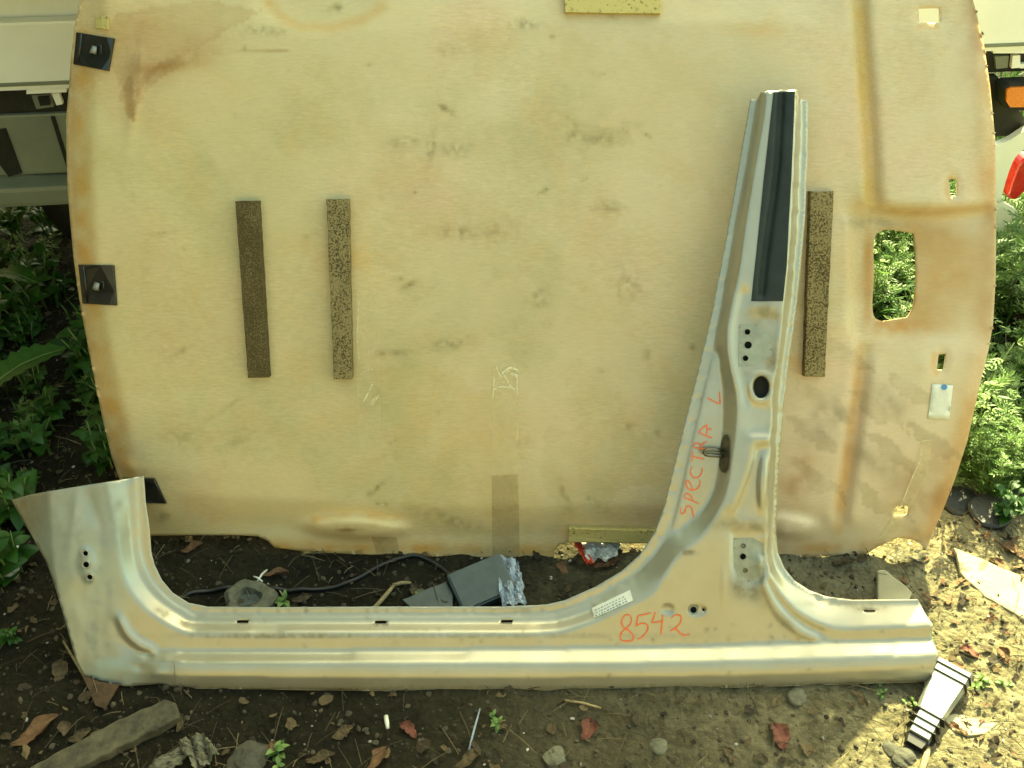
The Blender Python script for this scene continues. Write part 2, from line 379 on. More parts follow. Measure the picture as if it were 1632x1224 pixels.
M['pale'] = simple('pale_board', (0.33, 0.29, 0.18), .85, 0, .2, 14, .3)
M['concrete'] = simple('pale_concrete', (0.11, 0.105, 0.07), .9, 0, .35, 80, .7, .003)
M['cable'] = simple('black_rubber', (0.012, 0.012, 0.011), .5, 0, .3, 80, .1)
M['box_grey'] = simple('slate_plastic', (0.045, 0.062, 0.058), .45, 0, .2, 40, .1)
M['silver_plastic'] = simple('grey_ribbed_plastic', (0.26, 0.27, 0.24), .32, 0.25, .1, 50, .1)
M['wrap_white'] = simple('wrapper_silver_white', (0.42, 0.42, 0.40), .35, 0.2, .3, 60, .2)
M['wrap_red'] = simple('wrapper_red', (0.50, 0.05, 0.02), .4, 0, .3, 60, .2)
M['glass'] = simple('clear_dull_plastic', (0.40, 0.45, 0.42), .15, 0, .3, 60, .2, Transmission_Weight=.6)

# ---------------------------------------------------------------- ground
def gz(x, y):
    """height of the soil"""
    x = np.asarray(x, float); y = np.asarray(y, float)
    near = np.exp(-((y - 1.15) / 1.6) ** 2)
    h = (fbm(x + 20, y + 20, .35, 11, 4) - .5) * .022 + (fbm(x + 9, y + 31, .05, 21, 3) - .5) * .018 + np.clip(x - .4, 0, .4) * (fbm(x + 3, y + 37, .035, 27, 3) - .5) * .04 + .010 * np.exp(-((y - 1.03) / .03) ** 2) * (np.abs(x) < .95) * fbm(x + 5, y + 5, .12, 44, 2)
    h = h + (fbm(x + 50, y + 50, 1.3, 31, 2) - .5) * .05 * (y > 2.0) * np.clip((y - 2) / 2, 0, 1)
    return h - 0.004
def build_ground():
    xs = np.concatenate([-np.geomspace(400, 2.2, 16), np.arange(-2.1, 2.11, .015), np.geomspace(2.2, 400, 16)])
    ys = np.concatenate([-np.geomspace(400, 1, 12), np.arange(-.9, .5, .1), np.arange(.5, 2.9, .015), np.arange(2.9, 6, .08), np.geomspace(6.2, 400, 16)])
    X, Y = np.meshgrid(xs, ys); Z = gz(X, Y); far = (np.abs(X) > 5) | (np.abs(Y) > 8); Z = np.where(far, 0, Z)
    V = np.stack([X, Y, Z], -1).reshape(-1, 3); w = len(xs); h = len(ys)
    i = np.arange(w * h).reshape(h, w); F = np.stack([i[:-1, :-1], i[:-1, 1:], i[1:, 1:], i[1:, :-1]], -1).reshape(-1, 4)
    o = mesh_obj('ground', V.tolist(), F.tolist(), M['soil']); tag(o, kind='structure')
    # sandy soil lightened as sunlit at right; shade painted dark at left and rear
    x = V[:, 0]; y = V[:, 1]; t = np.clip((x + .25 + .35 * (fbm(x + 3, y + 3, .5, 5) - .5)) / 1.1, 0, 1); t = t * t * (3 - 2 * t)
    sunlit_sand = np.array([1.65, 1.66, 1.65]); dark = np.array([.15, .15, .115])
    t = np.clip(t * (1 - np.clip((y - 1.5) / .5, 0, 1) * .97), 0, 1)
    set_colors(o, 'soil', dark[None] * (1 - t[:, None]) + sunlit_sand[None] * t[:, None])
build_ground()

# ---------------------------------------------------------------- headliner (car roof lining leaning on the truck)
HN = Vector((0, -math.cos(R(29)), math.sin(R(29))))
hl = Surf(Vector((0, 1.354, 0)) + HN * 0.010, HN, (90, -150, 1610, 905), 3.0)
HO = [(129, 0), (120, 38), (113, 90), (110, 137), (105, 192), (106, 254), (108, 309), (113, 365), (117, 410), (124, 462), (134, 520), (148, 592), (165, 675), (178, 729), (189, 760), (203, 800), (214, 830), (226, 854),
      (300, 853), (380, 853), (412, 855), (427, 862), (438, 873), (480, 878), (560, 883), (650, 887), (760, 889), (883, 889), (884, 878), (890, 869), (905, 864), (975, 866), (1047, 866), (1120, 876), (1180, 884), (1243, 889), (1300, 887), (1381, 883), (1398, 872), (1431, 857), (1454, 860), (1466, 867), (1476, 876),
      (1488, 848), (1505, 808), (1521, 767), (1542, 702), (1562, 612), (1575, 560), (1583, 515), (1587, 440), (1588, 330), (1586, 220), (1578, 137), (1568, 69), (1551, 0), (1530, -50), (1500, -95), (1440, -112), (1100, -122), (820, -126), (500, -122), (260, -112), (175, -98), (145, -60)]
def edge_h(x, y):
    # how far each rim stands behind the main face
    if x < 250 and y < 858: return -.030
    if y > 850: return -.022
    if y < -90: return -.03
    return -.012
hl.line([(x, y, edge_h(x, y)) for x, y in HO], closed=True, smooth=False)
hl.line([(172, -40, 0), (165, 60, 0), (152, 150, 0), (148, 250, 0), (150, 350, 0), (158, 440, 0), (176, 540, 0), (196, 640, 0), (215, 730, 0), (240, 800, -.004), (270, 822, -.008)])
hl.line([(262, 826, -.012), (420, 836, -.020), (560, 846, -.021), (700, 853, -.021), (880, 853, -.021), (1050, 848, -.020), (1200, 850, -.020), (1320, 852, -.018), (1400, 842, -.010)])
hl.line([(200, 745, .006), (420, 755, .008), (700, 760, .010), (1000, 760, .010), (1220, 760, .008), (1330, 760, .004)])
hl.line([(255, 785, .002), (420, 796, .006), (700, 808, .007), (1000, 808, .007), (1220, 806, .006), (1330, 800, .003)])
hl.line([(220, 100, .008), (500, 90, .010), (900, 80, .012), (1250, 90, .010), (1340, 100, .010)])
hl.line([(240, 400, .008), (500, 420, .013), (800, 420, .014), (1100, 420, .013), (1300, 420, .008)])
hl.line([(240, 60, .004), (500, 52, .008), (900, 40, .012), (1300, 40, .010)])
# raised windscreen end on the right: folds, console pocket
hl.line([(1350, -60, 0.0068), (1356, 40, 0.0068), (1366, 150, 0.0068), (1374, 250, 0.0068), (1376, 325, 0.0068)])
hl.line([(1366, -60, -0.0102), (1371, 40, -0.0102), (1380, 150, -0.0102), (1388, 250, -0.0102), (1390, 322, -0.0102)])
hl.line([(1385, -60, 0.0136), (1390, 40, 0.0136), (1399, 150, 0.0136), (1405, 250, 0.0136), (1410, 322, 0.0136)])
hl.line([(1410, 325, 0.0136), (1480, 328, 0.0136), (1540, 326, 0.0102), (1570, 322, 0)])
hl.line([(1356, 344, -0.0204), (1420, 346, -0.0238), (1500, 346, -0.0238), (1575, 340, -0.0204)])
hl.line([(1352, 350, 0.0068), (1352, 440, 0.0068), (1350, 530, 0.0068)])
hl.line([(1366, 352, -0.0238), (1368, 440, -0.0238), (1366, 524, -0.0204)])
hl.line([(1366, 524, -.013), (1420, 526, -.013), (1500, 530, -.013), (1570, 530, -.012)])
hl.line([(1366, 546, -.003), (1420, 548, -.004), (1490, 552, -.003), (1560, 556, -.006)])
hl.line([(1362, 552, 0.0068), (1352, 640, 0.0068), (1338, 740, 0.0068), (1322, 830, 0.0000)])
hl.line([(1376, 556, -0.0136), (1366, 640, -0.0136), (1352, 740, -0.0136), (1338, 832, -0.0136)])
hl.line([(1394, 572, .002), (1386, 640, .009), (1370, 740, .010), (1358, 828, .004)])
hl.line([(1555, -30, .0), (1562, 80, .002), (1568, 200, .002), (1570, 300, .0)])
hl.line([(1555, 560, .0), (1530, 680, .002), (1500, 780, .0), (1465, 850, -.002)])
hl.line([(1480, 60, .010), (1500, 180, .010), (1500, 290, .009)])
hl.line([(1475, 580, .008), (1455, 680, .010), (1420, 780, .006)])
hl.solve(1.6)
hl.gauss(566, 840, 76, 17, .032, .04, 5); hl.gauss(500, 0, 90, 46, -.010, 0, 6)
hl.gauss(1255, 838, 46, 18, .018, .1, 4)
hl.gauss(215, 150, 9, 60, .007, .12); hl.gauss(260, 100, 60, 9, .006, -.1)
hl.gauss(1517, 300, 15, 26, -.004, 0, 6); hl.gauss(1500, 577, 14, 24, -.004, .2, 6); hl.gauss(1481, 26, 26, 18, -.004, 0, 6); hl.gauss(1436, 815, 20, 12, -.003, 0, 6)
gx_, gy_ = hl.grid(); hl.H += (fbm(gx_, gy_, 180, 3, 3) - .5) * .006 + (fbm(gx_, gy_, 30, 13, 3) - .5) * .0012
HH = [spline([(1398, 372), (1450, 371), (1457, 380), (1460, 430), (1457, 480), (1448, 503), (1436, 507), (1394, 506), (1393, 440)], 5, True),
      [(1464, 14), (1497, 13), (1498, 36), (1465, 36)], [(1512, 286), (1524, 285), (1526, 313), (1515, 314)], [(1496, 565), (1508, 564), (1504, 589), (1493, 589)],
      spline([(1428, 808), (1446, 807), (1447, 817), (1441, 822), (1425, 820)], 4, True)]
HH = [dense(h, 4) if len(h) < 8 else h for h in HH]
liner = empty('roof_lining', tuple(hl.pt(800, 880)))
tag(liner, 'large cream moulded car roof lining standing on edge, stained brown, behind the silver door frame', 'roof lining')
lin, LV = hl.sheet('lining_shell', HO, HH, 4.6, M['fibre'], liner, 0.005, 4.0)
lx, ly = LV[:, 0], LV[:, 1]
C = np.ones((len(lx), 3))
def stain(cx, cy, rx, ry, col, amt, rot=0.0, nz=0.5, seed=1, sc=None, p=2.0):
    global C
    dx = lx - cx; dy = ly - cy; c, s = math.cos(rot), math.sin(rot); u = (dx * c + dy * s) / rx; v = (-dx * s + dy * c) / ry
    g = np.exp(-(u * u + v * v) ** (p / 2)); k = fbm(lx, ly, sc or max(6, min(rx, ry) * .8), seed, 4)
    f = np.clip(amt * g * np.clip(1 + nz * 4 * (k - .5), 0, 2), 0, 1)[:, None]; C = C * (1 - f) + C * np.array(col)[None] * f
def line_stain(pts, w, col, amt, nz=.5, seed=1, sc=25):
    global C
    d = np.full(len(lx), 1e9)
    for (x0, y0), (x1, y1) in zip(pts[:-1], pts[1:]):
        vx, vy = x1 - x0, y1 - y0; t = np.clip(((lx - x0) * vx + (ly - y0) * vy) / (vx * vx + vy * vy), 0, 1)
        d = np.minimum(d, np.hypot(lx - x0 - t * vx, ly - y0 - t * vy))
    k = fbm(lx, ly, sc, seed, 4); f = np.clip(amt * np.exp(-(d / w) ** 2) * np.clip(1 + nz * 4 * (k - .5), 0, 2), 0, 1)[:, None]; C = C * (1 - f) + C * np.array(col)[None] * f
RUSTY = (.93, .69, .44); BROWN = (.60, .50, .42); GREY = (.55, .56, .52); YEL = (1.0, .86, .52)
line_stain([(135, 60), (128, 200), (132, 360), (150, 520), (190, 700), (215, 800)], 16, RUSTY, .65, .7, 4)
line_stain([(115, 100), (112, 260), (125, 440), (150, 590), (185, 740)], 9, (.78, .66, .62), .7, .3, 5)
def poly_stain(poly, col, amt, seed=1, warp=9, nz=.3):
    global C
    wx = lx + (fbm(lx, ly, 26, seed, 3) - .5) * warp * 2; wy = ly + (fbm(lx, ly, 26, seed + 9, 3) - .5) * warp * 2
    f = in_poly(wx, wy, poly) * amt * np.clip(1 + nz * 4 * (fbm(lx, ly, 30, seed + 5, 4) - .5), 0, 2); f = np.clip(f, 0, 1)[:, None]; C = C * (1 - f) + C * np.array(col)[None] * f
poly_stain([(180, 20), (330, 0), (420, 20), (300, 84), (250, 112), (225, 150), (213, 192), (196, 150), (180, 110), (165, 60)], (.84, .76, .70), .65, 3, 8)
poly_stain([(300, 84), (262, 96), (232, 120), (216, 150), (219, 172), (228, 148), (262, 122), (320, 92)], (.80, .72, .64), .7, 4, 6)
poly_stain([(188, 150), (206, 120), (216, 150), (213, 196), (204, 180)], (.78, .69, .62), .7, 5, 6)
for k_, (cx_, cy_) in enumerate(((1420, 720), (1390, 650), (1310, 640), (1290, 760), (1450, 620), (1340, 560), (1480, 700), (1400, 800), (1290, 690))):
    poly_stain([(cx_ - 40, cy_ - 30), (cx_ - 5, cy_ - 20), (cx_ + 36, cy_ + 10), (cx_ + 60, cy_ + 38), (cx_ + 10, cy_ + 22), (cx_ - 20, cy_ + 4)], (.80, .80, .76), .8, 60 + k_, 12, .7)
poly_stain([(865, 690), (1010, 660), (1040, 760), (900, 830), (860, 780)], (.93, .92, .86), .7, 81, 20); poly_stain([(600, 200), (980, 180), (1010, 420), (760, 560), (610, 420)], (.94, .94, .92), .6, 82, 40); poly_stain([(870, 60), (1150, 80), (1140, 320), (980, 260), (850, 200)], (.95, .93, .86), .6, 83, 40)
poly_stain([(900, 190), (1000, 210), (1020, 235), (940, 236)], (.85, .86, .80), .7, 84, 8); poly_stain([(590, 600), (650, 560), (800, 640), (830, 820), (640, 800)], (.95, .93, .84), .7, 85, 30)
stain(230, 60, 130, 60, (.88, .78, .66), .5, .1, .5, 6, 50); stain(212, 130, 34, 60, BROWN, .25, 0, .8, 7, 20); stain(290, 95, 70, 22, (.72, .60, .46), .7, -.35, .4, 8)
line_stain([(222, 90), (219, 150), (212, 190)], 3, (.7, .58, .48), .5, .3, 9)
line_stain([(430, 5), (445, 25), (480, 42), (530, 44), (580, 30), (610, 10)], 9, RUSTY, .75, .4, 10)
line_stain([(340, 84), (460, 80)], 1.6, (.6, .45, .3), .7, .2, 11)
line_stain([(1368, -20), (1376, 150), (1386, 320)], 12, YEL, .9, .3, 12); line_stain([(1392, 335), (1480, 340), (1575, 330)], 7, (.80, .70, .55), .6, .5, 13)
line_stain([(1372, 556), (1362, 650), (1346, 760), (1334, 845)], 10, (.90, .70, .46), .75, .5, 14)
stain(1470, 440, 110, 92, (.80, .64, .44), .85, 0, .5, 15, 70, 6); stain(1425, 520, 50, 14, RUSTY, .9, 0, .6, 16); line_stain([(1384, 370), (1382, 505)], 7, RUSTY, .7, .4, 17)
line_stain([(1560, 0), (1576, 120), (1580, 350), (1572, 520), (1545, 660), (1510, 780), (1480, 850)], 20, (.80, .62, .44), .75, .5, 18, 50)
stain(1560, 60, 30, 70, (.75, .60, .52), .7, 0, .4, 19); stain(1380, 355, 40, 9, GREY, .6, 0, .8, 20, 12)
stain(1325, 660, 26, 50, GREY, .6, .8, .9, 21, 22); stain(1420, 640, 40, 16, GREY, .5, .8, .8, 22, 22); stain(1400, 740, 60, 20, GREY, .5, .6, .9, 23, 25); stain(1270, 760, 26, 50, (.72, .60, .50), .7, .3, .8, 24, 30)
stain(1480, 780, 50, 60, (.66, .54, .44), .8, .5, .6, 25, 40)
line_stain([(1515, 285), (1508, 300), (1515, 318)], 6, RUSTY, .6, .3, 26); line_stain([(1490, 565), (1487, 580), (1492, 596)], 5, RUSTY, .7, .3, 27); line_stain([(1465, 42), (1494, 42)], 4, RUSTY, .7, .3, 27)
line_stain([(240, 866), (420, 872), (700, 876), (880, 878)], 12, (.85, .60, .32), .8, .4, 28); line_stain([(1100, 872), (1250, 876), (1400, 870)], 14, (.80, .58, .36), .7, .5, 29)
line_stain([(500, 828), (560, 817), (630, 826)], 6, (.96, .74, .46), .7, .4, 30); stain(555, 845, 20, 4, (.45, .36, .26), .9, 0, .6, 31, 8)
stain(510, 835, 12, 12, (1.2, 1.2, 1.3), .6); stain(620, 850, 24, 8, (1.25, 1.25, 1.4), .7); stain(1268, 836, 26, 14, (1.35, 1.4, 1.6), .8)
for x, y, rx, ry, ro, am in ((537, 12, 16, 7, -.3, .8), (435, 50, 26, 7, .05, .7), (400, 48, 30, 9, 0, .4), (709, 174, 17, 5, .5, 1.0), (687, 235, 6, 26, .15, 1.0), (645, 227, 22, 8, 0, .7), (725, 238, 30, 12, 0, .5), (725, 370, 26, 9, 0, .8), (716, 80, 16, 9, 0, .5), (836, 38, 26, 8, 0, .8), (880, 60, 4, 4, 0, .8),
        (912, 215, 8, 14, .3, .7), (955, 222, 30, 8, .1, .6), (990, 205, 26, 7, -.2, .7), (720, 550, 28, 7, 0, .8), (862, 475, 17, 16, 0, .6), (1000, 455, 24, 26, 0, .5), (955, 118, 16, 4, .1, .6), (650, 455, 16, 4, -.4, .8), (610, 563, 7, 4, 0, 1), (632, 562, 18, 4, 0, .7), (260, 372, 22, 3, -.15, .7), (290, 560, 20, 4, -.6, .6), (360, 650, 30, 4, -.6, .6), (300, 700, 30, 20, 0, .35), (598, 780, 20, 4, -.7, .9), (608, 802, 12, 4, 0, .9), (790, 370, 40, 20, 0, .35), (970, 330, 26, 12, 0, .5), (1030, 565, 6, 8, 0, .7), (960, 590, 8, 4, 0, .6), (1050, 690, 6, 6, 0, .7), (1000, 680, 10, 6, 0, .6), (900, 790, 8, 26, -.3, .6), (960, 810, 14, 8, 0, .5), (720, 830, 60, 10, .3, .5), (380, 700, 50, 14, -.4, .3), (1150, 640, 20, 20, 0, .3), (160, 35, 16, 14, 0, .5), (262, 825, 14, 8, 0, .9)):
    stain(x, y, rx, ry, (.50, .50, .40), min(1, am) * .62, ro, 1.3, int(x), 7)
for k in range(22):
    stain(random.uniform(230, 1330), random.uniform(-20, 800), random.uniform(2.5, 9), random.uniform(2, 5), (.42, .40, .30), random.uniform(.3, .9), random.uniform(-1, 1), .9, 100 + k, 8)
for k in range(26):
    stain(random.uniform(230, 1330), random.uniform(0, 800), random.uniform(30, 90), random.uniform(12, 40), random.choice([(1.0, .82, .60), (.88, .88, .78), (1.06, 1.08, 1.15)]), random.uniform(.3, .7), random.uniform(-.3, .3), .6, 200 + k, 30)
# front end of the lining is a pinker, greyer tan; the rear end yellower
t = np.clip((lx - 250) / 1100, 0, 1)[:, None]; C = C * (np.array([.98, .98, .90])[None] * (1 - t) + np.array([1.0, .99, 1.12])[None] * t)
set_colors(lin, 'stain', np.clip(C, 0, 1.6))

def pad(surf, name, quad, thick, mat, parent, label=None, rough_edge=0.0, sub=10):
    """a slab stuck on a sheet: its face through quad, its back on the sheet"""
    q = dense(quad, sub); c = np.mean(np.array(quad), axis=0)
    q = [(x + random.uniform(-1, 1) * rough_edge, y + random.uniform(-1, 1) * rough_edge) for x, y in q]
    top = [surf.pt(x, y, thick) for x, y in q]; top_in = [surf.pt(x + (c[0] - x) * .04 * 0 + np.sign(c[0] - x) * .8, y + np.sign(c[1] - y) * .8, thick) for x, y in q]
    bot = [p - surf.n * (thick + .001) for p in top]; mid = [p - surf.n * .0012 for p in top]
    n = len(q); vs_ = top_in + mid + bot
    fs = [list(range(n))]
    for a in (0, n):
        fs += [[a + i, a + n + i, a + n + (i + 1) % n, a + (i + 1) % n] for i in range(n)]
    o = mesh_obj(name, vs_, fs, mat, parent, False)
    bm = bmesh.new(); bm.from_mesh(o.data); bmesh.ops.recalc_face_normals(bm, faces=bm.faces); bm.to_mesh(o.data); bm.free()
    if label: o['label'] = label
    return o
pad(hl, 'foam_pad', [(375, 320), (411, 320), (428, 602), (395, 603)], .022, M['foam_dark'], liner, 'brown felt spacer strip', .5)
pad(hl, 'foam_pad', [(520, 318), (555, 317), (561, 605), (532, 605)], .022, M['foam_speck'], liner, 'speckled brown felt spacer strip', .5)
pad(hl, 'foam_pad', [(1292, 305), (1329, 305), (1315, 601), (1282, 600)], .018, M['foam_speck'], liner, 'speckled felt spacer strip right of the pillar', .5)
pad(hl, 'foam_pad', [(899, -38), (1055, -40), (1053, 22), (900, 20)], .014, M['foam_yellow'], liner, 'yellow foam block at the top', .4)
pad(hl, 'foam_pad', [(907, 842), (1047, 846), (1045, 866), (906, 864)], .022, M['foam_yellow'], liner, 'yellow foam block at the bottom edge', .3)
pad(hl, 'foam_pad', [(151, 25), (172, 27), (172, 47), (152, 45)], .006, M['foam_yellow'], liner, 'small yellow foam square', .3)
def clip(quad, boss, label):
    o = pad(hl, 'mounting_clip', quad, .008, M['black_plastic'], liner, label, 0)
    mb = MB(); (x0, y0), (x1, y1) = quad[0], quad[3]
    p = [hl.pt(x0 + 6, y0 + 2, .010), hl.pt(x1 + 6, y1 - 2, .010)]; mb.tube(p, .0035, 8); mb.build('clip_fold', M['black_plastic'], o).parent = o
    for c in o.children: c.location = -0 * c.location
    if boss:
        bx, by = boss; m2 = MB(); m2.prism([hl.pt(*q, .013) for q in ((bx - 8, by + 3), (bx - 2, by - 7), (bx + 6, by - 5), (bx + 5, by + 5), (bx - 3, by + 7))], [hl.pt(*q, .006) for q in ((bx - 9, by + 5), (bx - 3, by - 9), (bx + 8, by - 7), (bx + 7, by + 7), (bx - 3, by + 9))])
        m2.build('clip_nub', M['silver_plastic'], o)
    return o
def fix_children(o):      # children built in world space are shifted into their parent's frame
    for c in o.children:
        c.data.transform(Matrix.Translation(-(o.matrix_local.translation + (o.parent.location if o.parent else Vector()))))
def clip2(quad, boss, label):
    o = pad(hl, 'mounting_clip', quad, .008, M['black_plastic'], liner, label, 0)
    def sub(mb, name, mat):
        mesh_obj(name, [v - liner.location for v in mb.v], mb.f, mat, o, True, keep=True)
    (x0, y0), (x1, y1) = quad[0], quad[3]
    mb = MB(); mb.tube([hl.pt(x0 + 9, y0 + 2, .008), hl.pt(x1 + 9, y1 - 2, .008)], .0028, 8); sub(mb, 'clip_fold', M['black_plastic'])
    if boss:
        bx, by = boss; m2 = MB(); m2.prism([hl.pt(*q, .013) for q in ((bx - 7, by + 3), (bx - 2, by - 6), (bx + 3, by - 4), (bx + 1, by + 5))], [hl.pt(*q, .006) for q in ((bx - 8, by + 5), (bx - 3, by - 8), (bx + 5, by - 6), (bx + 4, by + 7))])
        sub(m2, 'clip_nub', M['silver_plastic'])
        m3 = MB(); m3.tube([hl.pt(bx + 11, by - 8, .008), hl.pt(bx + 11, by + 9, .008)], .0012, 6); m3.tube([hl.pt(bx + 4, by - 8, .008), hl.pt(bx + 11, by - 8, .008)], .0012, 6); sub(m3, 'clip_rib', M['black_plastic'])
clip2([(121, 51), (181, 61), (172, 113), (116, 102)], (150, 80), 'black plastic mounting clip near the top')
clip2([(124, 422), (180, 423), (185, 487), (131, 484)], (154, 457), 'black plastic mounting clip halfway down')
clip2([(196, 762), (245, 763), (264, 803), (212, 802)], None, 'black plastic mounting clip beside the cut door frame')
# paper tag, tapes
o = hl.patch('paper_tag', [(1486, 612), (1519, 614), (1513, 669), (1479, 667)], M['paper'], liner, .002, 8, .0008)
hl.patch('blue_dot', ellipse(1505, 617, 5, 4.5, 12), M['blue'], liner, .0032, 5)
hl.patch('tape_strip', [(783, 582), (826, 580), (827, 760), (828, 886), (785, 887), (783, 760)], M['tape'], liner, .0012, 12)
hl.patch('tape_strip', [(784, 758), (826, 756), (828, 886), (785, 887)], M['tape_aged'], liner, .0018, 12)
hl.patch('tape_strip', [(568, 462), (604, 466), (607, 650), (606, 730), (572, 730), (568, 600)], M['tape'], liner, .0012, 12)
hl.patch('tape_strip', [(592, 856), (632, 856), (638, 884), (600, 884)], M['tape_aged'], liner, .0018, 12)
hl.patch('tape_strip', [(1470, 700), (1486, 702), (1478, 760), (1420, 862), (1398, 862), (1450, 770)], M['tape'], liner, .0015, 12)
for pts, w in (([(790, 582), (800, 600), (815, 585)], 2), ([(800, 592), (812, 612), (824, 628)], 2.5), ([(826, 590), (812, 586), (800, 596)], 4), ([(786, 622), (800, 616), (822, 620)], 3), ([(788, 600), (786, 630), (784, 636)], 2), ([(824, 600), (824, 628)], 3), ([(825, 676), (825, 690), (822, 702)], 1.5), ([(815, 595), (826, 600)], 6),
              ([(594, 612), (588, 624), (579, 641)], 3), ([(604, 630), (597, 640), (590, 646)], 3), ([(600, 632), (592, 640)], 2), ([(573, 465), (571, 500), (569, 540), (573, 573)], 1.6), ([(587, 555), (590, 580)], 1.2), ([(574, 598), (583, 590), (596, 588)], 1.4), ([(571, 602), (578, 608)], 1.2), ([(1468, 716), (1466, 735), (1450, 770), (1430, 820), (1404, 856)], 1.6), ([(602, 806), (612, 804)], 3), ([(1454, 706), (1486, 700)], 1.2)):
    cr = MB(); hl.ribbon(cr, pts, w * .8, .0028); cr.build('tape_crinkle', M['crinkle'], liner)

# ---------------------------------------------------------------- cut side frame (pillar and sill) leaning on the lining
P_b = Vector((0, 1.047, 0.0))
lean = math.atan2(.630, .84); PN = Vector((0, -math.cos(lean), math.sin(lean)))
ps = Surf(P_b - PN * .05 + Vector((0, 0, .006)), PN, (0, 130, 1510, 1115), 2.0)
OUT = [(1196, 158, 0), (1207, 158, 0), (1213, 147, .026), (1222, 145, .031), (1237, 145, .031), (1245, 143, .023), (1253, 144, .031), (1270, 143, .031), (1273, 158, .004), (1288, 160, 0),
       (1287, 250, 0), (1283, 350, 0), (1276, 430, 0), (1268, 500, 0), (1258, 570, 0), (1250, 640, 0), (1243, 720, 0), (1239, 790, 0), (1237, 850, 0), (1240, 880, 0), (1250, 905, 0), (1266, 925, 0), (1290, 941, 0), (1318, 951, 0), (1360, 956, 0), (1463, 955, 0),
       (1466, 962, .002), (1476, 980, .020), (1487, 996, .034), (1485, 1008, .033), (1486, 1020, .034), (1495, 1041, .058), (1491, 1062, .060), (1484, 1078, .055), (1478, 1087, .047),
       (1400, 1089, .047), (1300, 1093, .047), (1100, 1098, .047), (900, 1102, .047), (700, 1103, .047), (500, 1100, .047), (350, 1098, .047), (280, 1096, .047), (255, 1090, .044), (200, 1094, .040), (165, 1088, .038), (134, 1076, .034),
       (122, 1056, .033), (107, 1001, .032), (91, 946, .031), (75, 898, .018), (51, 855, 0), (18, 797, -.022), (48, 788, .004), (77, 783, .032), (120, 776, .032), (171, 768, .032), (190, 765, .016), (205, 762, .004), (214, 761, .006), (221, 760, 0), (229, 759, 0),
       (232, 800, 0), (238, 840, 0), (241, 880, 0), (246, 900, 0), (258, 925, 0), (275, 945, 0), (300, 961, 0), (330, 967, 0), (420, 968, 0), (600, 967, 0), (800, 967, 0), (870, 964, 0), (900, 957, 0), (950, 935, 0), (990, 911, 0), (1020, 884, 0), (1043, 850, 0), (1058, 810, 0), (1070, 760, 0), (1085, 700, 0), (1105, 620, 0), (1130, 520, 0), (1150, 420, 0), (1170, 310, 0), (1185, 220, 0)]
ps.line(OUT, closed=True, smooth=False)
A_ = [(171, 768), (184, 833), (190, 883), (199, 926), (224, 964), (249, 985), (286, 1004), (317, 1010), (450, 1011), (600, 1010), (860, 1009), (900, 1005), (950, 989), (999, 966), (1039, 947), (1059, 919), (1074, 894), (1093, 875), (1123, 850), (1143, 820), (1154, 795), (1162, 765), (1167, 730), (1173, 694), (1177, 652), (1175, 625), (1170, 606), (1162, 572), (1159, 537), (1162, 510), (1168, 480), (1174, 455), (1180, 423), (1192, 336), (1203, 267), (1215, 199), (1222, 148)]
ps.line(A_, .032)
ps.line([(221, 760), (224, 833), (227, 880), (240, 917), (265, 948), (299, 971), (333, 979), (500, 979), (838, 979), (894, 973), (937, 959), (974, 939), (1012, 914), (1034, 892), (1052, 868), (1066, 840), (1074, 815), (1082, 785), (1094, 730), (1108, 669), (1118, 629), (1129, 583), (1140, 535), (1149, 491), (1156, 446), (1163, 409), (1171, 359), (1185, 290), (1197, 221), (1206, 162)], .0)
ps.line([(214, 761), (217, 833), (221, 880), (234, 920), (259, 950), (294, 975), (325, 984), (500, 984), (840, 984), (896, 978), (940, 964), (977, 944), (1015, 919), (1038, 897)], .0065)
ps.line([(205, 762), (209, 833), (214, 882), (226, 922), (252, 953), (290, 980), (320, 990), (500, 990), (840, 990), (898, 984), (943, 970)], .007)
ps.line([(1146, 560), (1149, 594), (1152, 629), (1152, 675), (1147, 718), (1143, 755), (1135, 787), (1121, 811), (1101, 831), (1080, 848)], .006)
ps.line([(1138, 570), (1125, 625), (1114, 675), (1101, 730), (1089, 785), (1082, 815), (1076, 840)], .006)
ps.line([(190, 985), (202, 1010), (224, 1029), (246, 1037)], .040)
ps.line([(246, 1037), (286, 1038), (560, 1037), (900, 1033), (1100, 1030), (1302, 1022), (1349, 1022), (1486, 1020)], .033)
ps.line([(182, 990), (194, 1016), (216, 1037), (240, 1045)], .032)
ps.line([(200, 980), (212, 1004), (232, 1020), (256, 1030)], .032)
ps.line([(150, 1040, .035), (200, 1048, .038), (240, 1052, .048), (280, 1056, .056), (330, 1058, .058), (560, 1059, .058), (900, 1058, .058), (1100, 1056, .058), (1300, 1051, .058), (1494, 1042, .058)])
ps.line([(150, 1062, .037), (200, 1068, .043), (240, 1072, .052), (280, 1075, .060), (560, 1078, .061), (900, 1077, .061), (1100, 1075, .061), (1300, 1070, .061), (1488, 1062, .061)])
ps.line([(280, 1090, .054), (560, 1095, .054), (900, 1096, .054), (1100, 1093, .054), (1300, 1088, .054), (1480, 1081, .054)])
ps.line([(77, 783), (81, 839), (85, 906), (92, 940)], .032)
ps.line([(1223, 903), (1227, 918), (1249, 952), (1282, 982), (1332, 1001), (1400, 1000), (1487, 996)], .034)
ps.line([(1277, 160), (1274, 267), (1270, 359), (1266, 400), (1261, 469), (1254, 514), (1248, 560), (1243, 594), (1239, 652), (1235, 730), (1232, 800), (1229, 860), (1230, 886), (1243, 912), (1266, 935), (1299, 953), (1325, 961), (1464, 962)], .002)
